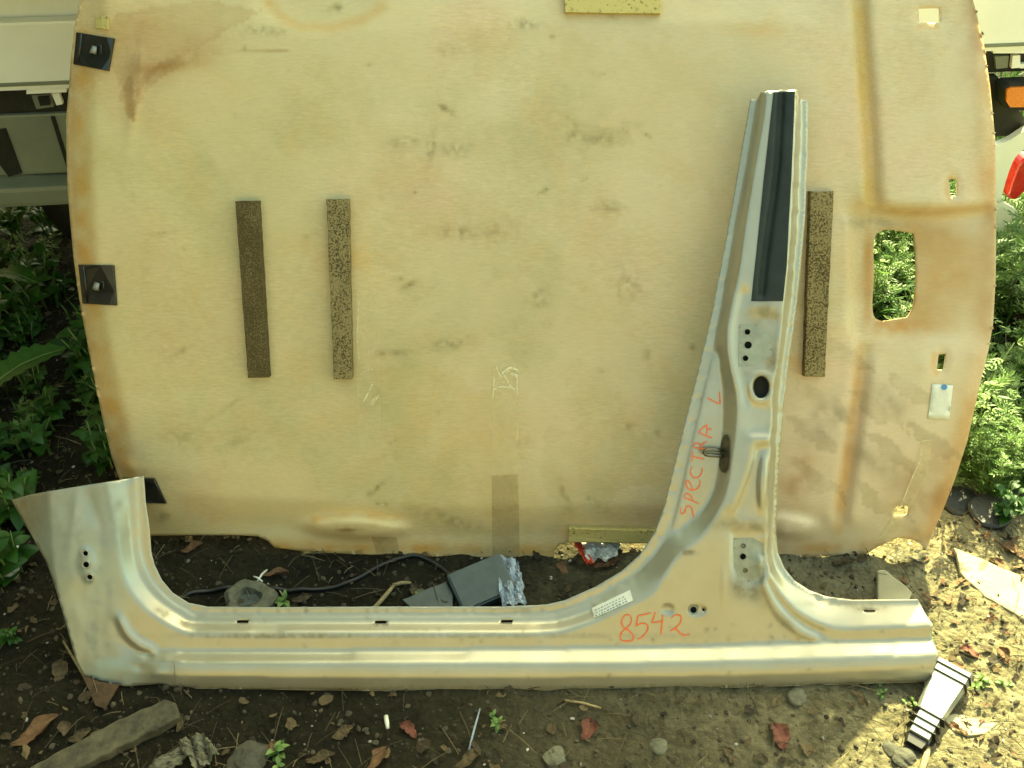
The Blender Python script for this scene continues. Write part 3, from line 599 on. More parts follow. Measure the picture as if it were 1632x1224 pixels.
ps.line([(1269, 146), (1266, 221), (1263, 290), (1258, 400), (1250, 480), (1246, 519), (1241, 560), (1236, 594), (1231, 629), (1229, 681), (1228, 730), (1225, 804), (1222, 840), (1221, 880), (1223, 903)], .032)
ps.line([(1214, 890), (1216, 915), (1221, 935), (1240, 972), (1273, 1005), (1300, 1019)], .039)
ps.line([(1223, 925), (1245, 962), (1278, 993), (1312, 1010)], .029)
ps.line([(1206, 925), (1212, 945), (1228, 980), (1262, 1011)], .032)
ps.line([(1245, 147), (1238, 267), (1226, 359), (1219, 411), (1213, 470)], .022)
ps.line([(1236, 147), (1229, 267), (1217, 359), (1210, 411), (1204, 475)], .031)
ps.line([(1254, 147), (1247, 267), (1236, 359), (1229, 411), (1222, 475)], .031)
ps.line([(1200, 488), (1230, 488)], .031)
ps.line([(1187, 466), (1178, 503), (1174, 537), (1176, 570), (1184, 602), (1191, 640)], .025)
ps.line([(1184, 508), (1236, 508), (1232, 590), (1184, 590)], .025, True, False)
ps.line(ellipse(1213, 617, 16, 21), .033, True); ps.line(ellipse(1213, 617, 12, 17), .028, True)
ps.line([(1199, 645), (1224, 648), (1224, 680), (1203, 678)], .027, True, False)
ps.line([(1196, 688), (1226, 688)], .028); ps.line([(1195, 700), (1226, 700)], .037); ps.line([(1206, 713), (1226, 713)], .029)
ps.line([(1200, 706), (1192, 745), (1178, 785), (1166, 812)], .037); ps.line([(1209, 716), (1199, 755), (1186, 790), (1176, 814)], .029)
ps.line([(1178, 822), (1220, 822)], .030); ps.line([(1165, 834), (1220, 834)], .031); ps.line([(1168, 850), (1218, 850)], .025)
ps.line([(1170, 857), (1200, 857), (1216, 867), (1216, 919), (1203, 930), (1180, 921), (1171, 904)], .025, True, False)
ps.line([(1162, 850), (1162, 905), (1172, 932), (1196, 944)], .031)
ps.line([(1100, 900), (1130, 880), (1150, 860)], .032); ps.line([(950, 1012), (1150, 1000)], .032)
ps.line([(110, 800), (115, 950), (150, 1030)], .034); ps.line([(150, 800), (160, 950), (180, 1020)], .033)
ps.solve(0.95)
ps.gauss(1216, 768, 8, 42, .010, .05, 4); ps.gauss(1153, 930, 3, 42, .0035, .02); ps.gauss(1064, 971, 11, 9, -.006, 0, 4); ps.gauss(1064, 971, 15, 13, .0018, 0, 8)
ps.gauss(1111, 972, 21, 12, .0016, 0, 10); ps.gauss(1111, 972, 17, 9, -.004, 0, 10); ps.gauss(139, 900, 14, 26, .004, -.1, 5)
for x, y, r in ((136, 882, 7), (137, 900, 7), (143, 920, 7)): ps.gauss(x, y, r, r, .0025, 0, 6)
gx_, gy_ = ps.grid(); ap = np.exp(-((gx_ - 120) / 70) ** 2); ps.H += ap * ((fbm(gx_, gy_ * .5, 40, 41, 3) - .5) * .006) + (fbm(gx_, gy_, 90, 43, 3) - .5) * .0012
ps.gauss(118, 830, 7, 50, .002, .15); ps.gauss(150, 815, 9, 36, -.002, -.3); ps.gauss(225, 1065, 10, 5, -.003)
# spot welds along the flanges
def along(pts, step):
    p = dense(pts, 1.0, False); return p[::step]
for k, (x, y) in enumerate(along([(333, 973), (838, 973), (897, 966), (940, 948), (980, 926), (1018, 902), (1042, 872), (1062, 830), (1078, 760), (1102, 672), (1124, 580), (1146, 470), (1168, 350)], 38) + along([(1282, 200), (1276, 380), (1262, 500), (1247, 640), (1238, 740), (1233, 850), (1262, 928), (1330, 957)], 46)):
    ps.gauss(x, y, 3.6, 3.6, (-.0022 if k % 3 else .0016), 0, 4)
PH = [ellipse(1191, 529, 5, 5, 12), ellipse(1192, 550, 6.3, 6.5, 14), ellipse(1188, 571, 4.8, 5, 12), ellipse(1213, 617, 12.5, 17.5, 22), ellipse(1105, 972, 6, 6, 14), ellipse(1121, 972, 2, 2, 8),
      ellipse(136, 882, 4.6, 4.6, 12), ellipse(137, 900, 5.4, 5.2, 12), ellipse(143, 920, 4.8, 4.6, 12), ellipse(1184, 887, 5.2, 5.2, 12), ellipse(1185, 870, 4, 4, 10), ellipse(1188, 909, 4, 4, 10)]
for x, y in ((387, 990.5), (607, 991.5), (808, 990)): PH.append(dense([(x - 9, y - 2), (x + 10, y - 2), (x + 8, y + 2), (x - 10, y + 2)], 5))
PH.append(dense([(1376, 972), (1394, 972), (1395, 975), (1377, 975)], 5))
frame = empty('door_frame_section', tuple(ps.pt(800, 1099)))
tag(frame, 'champagne silver car pillar and sill cut-out with red handwriting, leaning on the cream lining', 'car body part')
pan, PV = ps.sheet('outer_panel', [(a, b) for a, b, _ in OUT], PH, 4.0, M['paint'], frame, 0.0018, 3.0)
px_, py_ = PV[:, 0], PV[:, 1]
D = np.zeros((len(px_), 3))
def dirt_shade(ch, cx, cy, rx, ry, amt, rot=0.0, seed=1, p=2.0, nz=1.0):
    dx = px_ - cx; dy = py_ - cy; c, s = math.cos(rot), math.sin(rot); g = np.exp(-(((dx * c + dy * s) / rx) ** 2 + ((-dx * s + dy * c) / ry) ** 2) ** (p / 2))
    k = fbm(px_, py_, max(6, min(rx, ry)), seed, 4); D[:, ch] = np.clip(D[:, ch] + amt * g * np.clip(1 + nz * 3 * (k - .5), 0, 2), 0, 1)
dirt_shade(0, 110, 900, 95, 190, .42, 0, 3, 4, .8); dirt_shade(0, 46, 850, 34, 80, .95, -.5, 4, 4, .4); dirt_shade(1, 125, 905, 78, 180, .6, 0, 33, 6, .25); dirt_shade(0, 205, 1070, 90, 26, .35, 0, 5, 4); dirt_shade(1, 200, 1070, 78, 24, .6, 0, 6, 6)  # left foot dirt; its folded wedge is darkened to read as shaded
dirt_shade(1, 200, 850, 24, 120, .3, -.1, 6, 4, .4)
dirt_shade(0, 1215, 500, 26, 14, .95, -.2, 7); dirt_shade(0, 1212, 545, 24, 24, .6, 0, 8); dirt_shade(0, 1230, 580, 12, 22, .6, 0, 8); dirt_shade(0, 1205, 596, 20, 7, .5, 0, 8); dirt_shade(0, 1196, 836, 36, 10, .6, 0, 9); dirt_shade(0, 1160, 835, 24, 10, .4, 0, 9)  # hinge recess dirt, with the shaded band of the lower step painted in
dirt_shade(0, 1195, 945, 30, 14, .8, .4, 10); dirt_shade(0, 1175, 925, 8, 18, .7, 0, 11); dirt_shade(0, 1250, 990, 14, 12, .5, .6, 12); dirt_shade(0, 1384, 968, 30, 6, .9, 0, 13); dirt_shade(0, 1320, 962, 50, 4, .5, 0, 13)
dirt_shade(0, 1094, 881, 14, 4, 1.0, 0, 14, 2, 1.6); dirt_shade(0, 258, 975, 12, 9, .6, .6, 15); dirt_shade(0, 600, 1098, 500, 6, .55, 0, 16, 4); dirt_shade(0, 1200, 1094, 300, 6, .5, 0, 16, 4); dirt_shade(0, 450, 1013, 170, 2.5, .8, 0, 17, 4, 1.6); dirt_shade(0, 700, 1013, 500, 3, .35, 0, 18, 4, 1.5); dirt_shade(0, 180, 830, 14, 90, .4, -.1, 19)
dirt_shade(0, 110, 1085, 60, 14, .8, 0, 20)
for k in range(70):
    x = random.uniform(280, 1480); y = random.choice([random.uniform(1012, 1030), random.uniform(1062, 1096), random.uniform(985, 1006)]); dirt_shade(0, x, y, random.uniform(2, 5), random.uniform(1.5, 3), random.uniform(.4, 1), random.uniform(-1, 1), 300 + k)
for k in range(30): dirt_shade(0, random.uniform(90, 190), random.uniform(790, 1060), random.uniform(3, 16), random.uniform(3, 9), random.uniform(.3, .8), random.uniform(0, 3), 400 + k)
for k in range(14): dirt_shade(0, random.uniform(340, 880), 973, 3, 3, random.uniform(.5, 1), 0, 500 + k)
set_colors(pan, 'dirt_shade', D)
# black plates behind the holes, standing in for shade in the hollow section
inner = MB()
def backing(poly, depth):
    t = [ps.pt(x, y, -depth) for x, y in poly]; inner.prism(t, [p - ps.n * .002 for p in t])
for poly in ([(1178, 505), (1238, 505), (1228, 640), (1192, 640), (1178, 585)], [(1170, 856), (1214, 856), (1214, 925), (1176, 925)], [(1095, 962), (1128, 962), (1128, 982), (1095, 982)], [(125, 868), (152, 868), (155, 932), (128, 932)],
             [(375, 986), (400, 986), (400, 996), (375, 996)], [(595, 987), (620, 987), (620, 997), (595, 997)], [(796, 986), (820, 986), (820, 996), (796, 996)], [(1372, 970), (1399, 970), (1399, 978), (1372, 978)]):
    backing(poly, .012)
inner.build('hole_shade_plates', M['void'], frame)
# inner side of the closed section gives the frame its depth
o = ps.patch('sash_film', [(1233, 147), (1267, 146), (1264, 222), (1261, 290), (1257, 359), (1254, 423), (1248, 480), (1197, 480), (1205, 410), (1217, 290), (1226, 210)], M['tape_black'], frame, .0014, 3)
# sill / film do not reach the torn top: hinge seats
def with_holes(name, poly, holes, mat, dh):
    return ps.sheet(name, poly, holes, 4.0, mat, frame, 0.0, 3.0, dh)[0]
with_holes('hinge_seat', [(1178, 516), (1204, 516), (1215, 524), (1229, 536), (1230, 566), (1204, 583), (1177, 585)], [ellipse(1191, 529, 5, 5, 12), ellipse(1192, 550, 6.3, 6.5, 14), ellipse(1188, 571, 4.8, 5, 12)], M['plate'], .0006)
with_holes('hinge_seat', [(1169, 858), (1200, 857), (1217, 867), (1218, 919), (1203, 931), (1179, 922), (1170, 904)], [ellipse(1184, 887, 5.2, 5.2, 12), ellipse(1185, 870, 4, 4, 10), ellipse(1188, 909, 4, 4, 10)], M['plate'], .0006)
def ringmesh(mb, cx, cy, r0, r1, dh, n=16):
    a = [ps.pt(*q, dh) for q in ellipse(cx, cy, r1, r1, n)]; b = [ps.pt(*q, dh + .001) for q in ellipse(cx, cy, (r0 + r1) / 2, (r0 + r1) / 2, n)]; c = [ps.pt(*q, dh - .003) for q in ellipse(cx, cy, r0, r0, n)]
    mb.add(a + b + c, [[i, (i + 1) % n, n + (i + 1) % n, n + i] for i in range(n)] + [[n + i, n + (i + 1) % n, 2 * n + (i + 1) % n, 2 * n + i] for i in range(n)])
for x, y, r in ((1191, 529, 4.2), (1192, 550, 5.6), (1188, 571, 4.2), (1185, 870, 3.0), (1184, 887, 4.6), (1188, 909, 3.0), (136, 882, 4.0), (137, 900, 4.6), (143, 920, 4.0), (1105, 972, 5.0)):
    mb = MB(); ringmesh(mb, x, y, r, r + 2.2, .0008); mb.build('threaded_hole', M['plate'] if x > 1000 else M['paint'], frame, True)
for x, y in ((1185, 870), (1188, 909)):
    mb = MB(); n = 6; t = [ps.pt(*q, .001) for q in ellipse(x, y, 2.8, 2.8, n)]; mb.prism(t, [p - ps.n * .01 for p in t]); mb.build('hinge_stud', M['steel'], frame)
# label with faint print
ps.patch('barcode_label', [(943, 969), (1004, 940), (1009, 957), (947, 985)], M['paper'], frame, .0012, 5)
mb = MB(); u = Vector((61, -29)).normalized(); v = Vector((4.5, 16.5)).normalized()
for row, (a0, a1) in enumerate(((3, 54), (4, 58), (2, 60))):
    x = a0
    while x < a1:
        L = random.uniform(1.5, 5); b = Vector((944, 971)) + u * x + v * (3.5 + row * 4.3); e = b + u * L
        ps.ribbon(mb, [(b.x, b.y), (e.x, e.y)], 1.6 if row != 2 else 2.4, .0019, False); x += L + random.uniform(1.2, 3)
mb.build('label_print', M['ink'], frame)
# handwriting in red marker
def c4(p): return [(900 + x / 4.03, 820 + y / 4.03) for x, y in p]
def c3(p): return [(1040 + x / 4.08, 620 + y / 4.08) for x, y in p]
num = [[(428, 668), (418, 648), (392, 645), (371, 668), (366, 700), (382, 728), (420, 752), (442, 782), (436, 806), (400, 814), (364, 806), (357, 780), (372, 752), (410, 718), (428, 690), (428, 668)],
       [(556, 632), (505, 644), (472, 650)], [(472, 650), (464, 690), (458, 718)], [(458, 718), (490, 700), (525, 704), (536, 728), (520, 762), (490, 792), (466, 800)],
       [(582, 626), (572, 662), (560, 694)], [(560, 694), (590, 692), (626, 684)], [(630, 640), (626, 690), (618, 774)],
       [(684, 664), (706, 648), (736, 646), (750, 668), (738, 704), (704, 732), (676, 750)], [(676, 750), (700, 738), (722, 742), (744, 764), (770, 776), (804, 768)]]
mb = MB()
for s_ in num: ps.ribbon(mb, c4(s_), 2.4, .0009)
mb.build('number_marking', M['red'], frame)
word = [[(184, 772), (180, 800), (192, 812), (208, 806), (214, 784), (222, 764), (244, 762), (258, 782), (262, 806), (268, 834), (264, 836)],
        [(206, 706), (250, 722), (304, 746)], [(206, 706), (208, 690), (220, 680), (238, 684), (256, 704), (262, 726)],
        [(262, 652), (258, 636), (234, 596), (222, 592), (216, 610), (226, 640), (250, 656), (280, 654), (302, 636), (310, 606), (304, 590)],
        [(262, 508), (248, 524), (250, 556), (274, 578), (300, 570), (320, 546), (324, 512)],
        [(262, 404), (258, 440), (256, 474)], [(260, 438), (300, 448), (338, 456)],
        [(266, 378), (310, 386), (352, 390)], [(266, 378), (268, 356), (284, 350), (308, 356), (314, 378), (312, 386)], [(314, 380), (330, 352), (354, 342)],
        [(352, 232), (320, 258), (298, 282)], [(298, 282), (340, 300), (388, 318)], [(352, 230), (356, 268), (352, 296)], [(352, 262), (370, 262), (386, 260)],
        [(356, 56), (400, 80), (440, 98)], [(440, 98), (438, 60), (436, 18)]]
mb = MB()
for s_ in word: ps.ribbon(mb, c3(s_), 2.2, .0009)
mb.build('word_marking', M['red'], frame)
# striker
st = MB(); poly = c3([(468, 300), (486, 296), (500, 330), (500, 440), (492, 520), (470, 546), (448, 536), (434, 500), (440, 400), (452, 330)])
t = [ps.pt(x, y, .0035) for x, y in poly]; st.prism(t, [p - ps.n * .006 for p in t]); sp_ = st.build('door_striker', M['steel'], frame)
lp = MB(); a = c3([(440, 398), (400, 394), (360, 396), (338, 404), (334, 414), (344, 426), (380, 432), (440, 434)]); pts = [ps.pt(a[0][0], a[0][1], .004)]
for i, (x, y) in enumerate(a): pts.append(ps.pt(x, y, .012 + .006 * math.sin(math.pi * i / 7)))
pts.append(ps.pt(a[-1][0], a[-1][1], .004)); lp.tube(pts, .0034, 8)
mesh_obj('striker_loop', [v - frame.location for v in lp.v], lp.f, M['steel'], sp_, True, keep=True)
# rusty torn bracket below the left foot
rb = MB(); q = [(131, 1077), (160, 1088), (190, 1092), (178, 1112), (168, 1130), (152, 1124), (142, 1100)]
t = [on_plane(x, y, ps.p0 + ps.n * (.040 + .0009 * (y - 1077)), ps.n) for x, y in q]; rb.prism(t, [p - ps.n * .003 for p in t]); rb.build('torn_bracket', M['rust'], frame)
# inner return lip along the sill bottom, closes the hollow section a little
lipx = dense([(280, 1097), (700, 1103), (1100, 1098), (1478, 1087)], 20, False); mb = MB()
a = [ps.pt(x, y - 1) for x, y in lipx]; b = [p - PN * .02 + Vector((0, 0, .004)) for p in a]; n = len(a); mb.add(a + b, [[i, i + 1, n + i + 1, n + i] for i in range(n - 1)]); mb.build('sill_lip', M['paint'], frame, True, .0012)
# lapped sill cover edge on the left
mb = MB(); ps.ribbon(mb, [(275, 1050), (276, 1070), (279, 1092)], 2.2, .0022, False); mb.build('sill_lap_edge', M['paint'], frame)

# ---------------------------------------------------------------- the white truck behind
VL = Vector((-1.2, 2.18, 0)); VR = Vector((1.2, 2.42, 0)); vd = (VR - VL).normalized(); vn = Vector((vd.y, -vd.x, 0)).normalized()
if vn.y > 0: vn = -vn
yaw = math.atan2(vd.y, vd.x); RZ = Matrix.Rotation(yaw, 3, 'Z')
def T(px, py, off=0.0): return on_plane(px, py, VL + vn * off, vn)
zb = T(0, 147).z; zb2 = T(1632, 79).z; zb = (zb + zb2) / 2
truck = empty('flatbed_truck', (VL.x, VL.y, 0))
tag(truck, 'white flatbed truck with grey skirt and bare underframe, parked behind the cream lining', 'truck')
def vbox(name, x0, x1, y0, y1, z0, z1, mat, bev=.006, parent=truck):
    """box in the truck frame: x along the side, y depth behind its face"""
    c = VL + vd * ((x0 + x1) / 2) - vn * ((y0 + y1) / 2); c.z = (z0 + z1) / 2
    mb = MB(); mb.box(c, (abs(x1 - x0) / 2, abs(y1 - y0) / 2, (z1 - z0) / 2), RZ, bev); return mb.build(name, mat, parent, False)
vbox('side_board', -.35, 2.95, 0, .035, zb, zb + .155, M['white_body'])
vbox('cab_wall', -.9, 1.15, .040, 1.3, zb + .002, 1.28, M['white_body'], .03)
vbox('added_overhang', -.9, 1.35, -.235, .036, .985, 1.26, M['white_body'], .02)  # unseen overhang, added to prop the lining and shade the left
vbox('chassis_rail', -.6, 2.9, .03, .085, zb - .068, zb - .002, M['dark_metal'], .004)
vbox('crossmember', 2.80, 2.86, .09, 1.3, zb - .068, zb - .002, M['dark_metal'], .004)
vbox('crossmember', 1.9, 1.96, .09, 1.3, zb - .068, zb - .002, M['dark_metal'], .004)
zs0 = T(50, 285).z; zs1 = T(50, 188).z; zbm = T(50, 338, .06).z
sk = vbox('side_skirt', -.6, 1.45, .02, .05, zs0 + .001, zs1, M['grey_body'], .006)
vbox('lower_bumper', -.6, 1.42, -.035, .045, zbm, zs0 - .004, M['grey_body'], .012)
vbox('board_trim', -.35, 2.95, -.004, .004, zb + .012, zb + .020, M['grey_body'], .001)
vbox('skirt_seam', .12, .128, .014, .022, zs0 + .006, zs1 - .006, M['dark_metal'], 0)
for k in range(9):
    c = VL + vd * (-.1 + k * .35) + vn * .0; c.z = zb + .045; mb = MB(); mb.tube([c - vn * .002, c + vn * .003, c + vn * .004], [.006, .006, .004], 10); mb.build('board_bolt', M['steel'], truck)
vbox('shade_tray', -.6, 1.5, .055, 1.2, zbm + .03, zbm + .05, M['dark_metal'], .004)  # unseen tray added to block light and keep the underside dark
def vpoly(name, pts, off, th, mat, parent=truck):
    mb = MB(); t = [T(x, y, off) for x, y in pts]; mb.prism(t, [p - vn * th for p in t]); return mb.build(name, mat, parent)
vpoly('skirt_vent', [(-14, 210), (8, 206), (34, 276), (14, 282), (-10, 250)], -.012, .010, M['dark_metal'])
vpoly('plate_strip', [(42, 142), (106, 138), (106, 147), (42, 150)], -.004, .02, M['white_body'])
vpoly('lamp_recess', [(50, 152), (82, 150), (86, 170), (58, 174)], -.020, .015, M['grey_body'])
vpoly('marker_lamp', [(60, 155), (78, 154), (80, 167), (64, 169)], -.012, .012, M['black_plastic'])
vpoly('plate_tab', [(82, 149), (94, 148), (100, 166), (90, 168)], -.014, .012, M['white_body'])
vpoly('plate_strip', [(1583, 79), (1660, 78), (1660, 85), (1583, 85)], -.004, .02, M['white_body'])
vpoly('plate_tab', [(1614, 89), (1626, 88), (1626, 108), (1612, 109)], -.014, .012, M['white_body'])
vpoly('plate_tab', [(1626, 102), (1650, 101), (1650, 109), (1626, 109)], -.014, .012, M['white_body'])
vpoly('lamp_recess', [(1586, 90), (1608, 89), (1606, 108), (1588, 110)], -.020, .012, M['grey_body'])
br = vpoly('lamp_bracket', [(1574, 122), (1590, 122), (1604, 150), (1640, 196), (1700, 200), (1700, 212), (1640, 214), (1584, 218), (1577, 160)], -.010, .02, M['dark_metal'])
hs = vpoly('lamp_housing', [(1600, 140), (1610, 135), (1668, 133), (1672, 176), (1606, 176), (1599, 166)], .035, .045, M['dark_metal'])
ln = MB(); q = [(1605, 144), (1612, 140), (1664, 138), (1667, 171), (1610, 171), (1604, 162)]; t = [T(x, y, .042) for x, y in q]; ln.prism(t, [p - vn * .012 for p in t])
mesh_obj('amber_lens', [v - truck.location for v in ln.v], ln.f, M['amber'], hs, False, keep=True)
cb = MB(); q = spline([(1584, 240), (1612, 222), (1650, 200), (1710, 190), (1710, 222), (1652, 232), (1624, 244), (1610, 268), (1600, 300), (1597, 320), (1614, 331), (1625, 341), (1624, 358), (1618, 366), (1600, 368), (1583, 362), (1580, 300)], 8, True)
t = [T(x, y, .02) for x, y in q]; cb.prism(t, [p - vn * .02 for p in t]); cbo = cb.build('tail_lamp_bezel', M['silver_plastic'], truck)
cbo.data.materials[0] = M['white_body']
rl = MB(); q = spline([(1622, 262), (1636, 250), (1660, 254), (1660, 296), (1632, 302), (1615, 316), (1605, 312), (1611, 288)], 7, True); t = [T(x, y, .006) for x, y in q]; c0 = sum(t, Vector()) / len(t)
rl.prism([c0 + (p - c0) * .93 + vn * .01 for p in t], t); rl.prism([p for p in t], [p - vn * .03 for p in t])
mesh_obj('red_lens', [v - truck.location for v in rl.v], rl.f, M['redlens'], cbo, False, keep=True)
# wheels under the shaded left half
for xx in (.25,):
    w = MB(); c = VL + vd * xx - vn * .28; c.z = .30; w.tube([c + vn * .1, c + vn * .09, c - vn * .09, c - vn * .1], [.24, .30, .30, .24], 28); w.build('wheel', M['cable'], truck, True)

# ---------------------------------------------------------------- added unseen fences at left and behind the camera, for reflections and shade
def fence(p0, p1, h, label):
    p0 = Vector(p0); p1 = Vector(p1); d = (p1 - p0); L = d.length; d.normalize(); a = math.atan2(d.y, d.x); rz = Matrix.Rotation(a, 3, 'Z'); n = int(L / .15)
    root = empty('added_fence', tuple(p0)); tag(root, label, 'fence'); mb = MB()
    for k in range(n):
        c = p0 + d * (L * (k + .5) / n); hh = h + random.uniform(-.02, .02); c.z = hh / 2; mb.box(c, (.069, .011, hh / 2), rz)
    mb.build('board_panel', M['fence'], root)
    for k in range(int(L / 2) + 1):
        m2 = MB(); c = p0 + d * (2 * k) + Vector((-d.y, d.x, 0)) * .06; c.z = h / 2; m2.box(c, (.04, .04, h / 2), rz, .004); m2.build('post', M['fence'], root)
M['fence'] = simple('fence_timber', (0.17, 0.135, 0.075), .85, 0, .35, 6, .4)
fence((-2.6, 4.5, 0), (-2.6, -2.2, 0), 2.3, 'added board fence out of view at the left, dimming the sky light')
fence((-2.5, -2.3, 0), (4.5, -2.3, 0), 2.3, 'added board fence behind the camera, for brown reflections')

def build_tree(x, y, z0, rad, label):  # tree out of view, added to shade the left side
    root = empty('added_shade_tree', (x, y, 0)); tag(root, label, 'tree')
    mb = MB(); mb.tube([Vector((0, 0, -.05)), Vector((.03, 0, .9)), Vector((-.04, .05, z0)), Vector((.02, .0, z0 + rad))], [.11, .085, .07, .03], 10)
    rt = random.Random(5)
    for k in range(7):
        a = rt.uniform(0, 6.28); e = Vector((math.cos(a) * rad * .8, math.sin(a) * rad * .8, z0 + rt.uniform(.1, rad * 1.1))); mb.tube([Vector((0, 0, z0 * .8)), e * .5 + Vector((0, 0, z0 * .45)), e], [.04, .025, .01], 6)
    mesh_obj('trunk', mb.v, mb.f, M['wood'], root, True, keep=True)
    V = []; F = []; S_ = []
    cl = [(Vector((rt.uniform(-1, 1), rt.uniform(-1, 1), rt.uniform(-.6, .9))) * rad * .75 + Vector((0, 0, z0 + rad * .6)), rt.uniform(.25, .5) * rad) for _ in range(26)]
    for k in range(9000):
        c, q = rt.choice(cl); d = Vector((rt.gauss(0, .5), rt.gauss(0, .5), rt.gauss(0, .4))) * q; p = c + d; L = rt.uniform(.03, .06); m = Matrix.Rotation(rt.uniform(0, 6.28), 3, 'Z') @ Matrix.Rotation(rt.uniform(-1, 1), 3, 'X')
        b = len(V); V += [p + m @ Vector(v) * L for v in ((0, -1, 0), (.5, 0, .1), (0, 1, 0), (-.5, 0, .1))]; F.append([b, b + 1, b + 2, b + 3]); S_ += [rt.random()] * 4
    o = mesh_obj('crown', V, F, M['weed'], root, False, keep=True); S_ = np.array(S_); set_colors(o, 'shade', np.stack([S_] * 3, -1))
build_tree(-2.15, 1.7, 1.7, 1.15, 'added leafy tree out of view, shading the weeds at the left')

# ---------------------------------------------------------------- loose things on the ground
def Z(p): return float(gz(p.x, p.y))
def slab(name, poly, th, mat, label, cat, tilt=(0, 0), rough=0.0, lift=0.0, jag=0):
    q = dense(poly, 14) if jag else poly
    q = [(x + random.uniform(-1, 1) * jag, y + random.uniform(-1, 1) * jag) for x, y in q]
    P = [G(x, y) for x, y in q]; c = sum(P, Vector()) / len(P); base = Z(c) + lift
    top = [Vector((p.x, p.y, base + th + (p.x - c.x) * tilt[0] + (p.y - c.y) * tilt[1])) for p in P]; bot = [Vector((p.x, p.y, p.z - th - .002)) for p in top]
    mb = MB(); mb.prism(top, bot); o = mb.build(name, mat); o.data.transform(Matrix.Translation(-c)); o.location = c
    m = o.modifiers.new('b', 'BEVEL'); m.width = min(.003, th * .3); m.segments = 2; m.limit_method = 'ANGLE'
    return tag(o, label, cat)
slab('timber_offcut', [(180, 1158), (266, 1121), (283, 1126), (288, 1150), (200, 1192), (60, 1262), (0, 1270), (50, 1226)], .02, M['wood'], 'weathered timber offcut lying at lower left below the sill', 'wood offcut', (0, .05), jag=1.2)
slab('pale_board', [(1518, 876), (1560, 892), (1660, 935), (1700, 985), (1640, 990), (1570, 952), (1530, 915)], .010, M['pale'], 'pale sunlit board half sunk in the soil at the right edge', 'board', (0, .05), jag=1.5)
slab('stone_wedge', [(1396, 912), (1412, 914), (1452, 950), (1440, 972), (1398, 970)], .018, M['pale'], 'pale triangular stone behind the right end of the sill', 'stone', (.1, 0), jag=1.0)
slab('tile_shard', [(1502, 1138), (1524, 1134), (1592, 1150), (1574, 1166), (1545, 1168), (1522, 1160)], .006, M['pale'], 'flat pale tile shard beside the ribbed plastic part', 'tile shard', (0, .03), jag=1.0)
slab('slate_chip', [(640, 958), (712, 930), (722, 950), (722, 985), (676, 985)], .006, M['box_grey'], 'flat grey slate chip behind the sill left of the dark box', 'slate chip', (0, .1), jag=.8)
def stone(name, px, py, r, mat, label, cat='stone', flat=.55, grp=None, seed=0, tall=1.0):
    c = G(px, py); bm = bmesh.new(); bmesh.ops.create_icosphere(bm, subdivisions=3, radius=1); rr = random.Random(seed + int(px))
    ph = [rr.uniform(0, 6) for _ in range(6)]
    for v in bm.verts:
        n = v.co.copy(); d = 1 + .16 * math.sin(3 * n.x + ph[0]) * math.cos(2.5 * n.y + ph[1]) + .10 * math.sin(6 * n.z + ph[2] + 3 * n.x) + .06 * math.sin(11 * n.y + ph[3])
        v.co = Vector((n.x * r * d * (1 + .2 * math.sin(ph[4])), n.y * r * d, max(-.3, n.z) * r * flat * d * tall))
    me = bpy.data.meshes.new(name); bm.to_mesh(me); bm.free(); me.materials.append(mat); o = bpy.data.objects.new(name, me); o.location = (c.x, c.y, Z(c)); o.rotation_euler.z = ph[5]; link(o)
    for p in me.polygons: p.use_smooth = len(me.polygons) > 100 and r < .02
    return tag(o, label, cat, grp)
stone('rubble_stone', 395, 1212, .042, M['stone'], 'dark rounded stone at the bottom edge beside the green sprout')
stone('rubble_stone', 1345, 1262, .03, M['stone'], 'grey stone cut by the bottom edge')
stone('rubble_stone', 1438, 1208, .022, M['stone'], 'small dark lump below the ribbed plastic part')
stone('rubble_stone', 1420, 1196, .016, M['stone'], 'smaller dark lump touching the first below the plastic part')
stone('rubble_stone', 1050, 1188, .018, M['concrete'], 'round grey pebble in the shade below the red number')
stone('rubble_stone', 885, 1205, .020, M['concrete'], 'flat greyish pebble near the bottom middle')
stone('rubble_stone', 800, 932, .018, M['concrete'], 'pale lump between the lining and the crumpled film')
stone('rubble_stone', 670, 945, .014, M['concrete'], 'small rounded pebble behind the sill')
stone('rubble_stone', 1270, 1112, .018, M['concrete'], 'pale pebble just under the sill near its right half')
stone('rubble_stone', 1540, 1075, .014, M['stone'], 'sunlit pebble beside the top of the ribbed plastic part')
# hollow concrete ring
ring = empty('concrete_plug', tuple(G(396, 957))); tag(ring, 'round mossy concrete plug with a dark hollow, behind the sill', 'concrete plug')
mb = MB(); c = G(396, 957); c.z = Z(c); n = 26; prof = [(.050, -.01), (.050, .012), (.040, .020), (.026, .018), (.020, .004), (.004, -.002)]
for k, (r_, z_) in enumerate(prof):
    for i in range(n):
        a = 2 * math.pi * i / n; rr_ = r_ * (1 + .10 * math.sin(3 * a + 1) + .06 * math.sin(7 * a)); mb.v.append(c + Vector((rr_ * math.cos(a), rr_ * math.sin(a), z_ + .003 * math.sin(5 * a))))
for k in range(len(prof) - 1):
    for i in range(n): mb.f.append([k * n + i, k * n + (i + 1) % n, (k + 1) * n + (i + 1) % n, (k + 1) * n + i])
mb.build('ring_body', M['concrete'], ring, False)
mb = MB(); mb.prism([c + Vector((.022 * math.cos(a), .022 * math.sin(a), .006)) for a in [k * .5236 for k in range(12)]], [c + Vector((.022 * math.cos(a), .022 * math.sin(a), -.002)) for a in [k * .5236 for k in range(12)]]); mb.build('ring_hollow', M['box_grey'], ring)
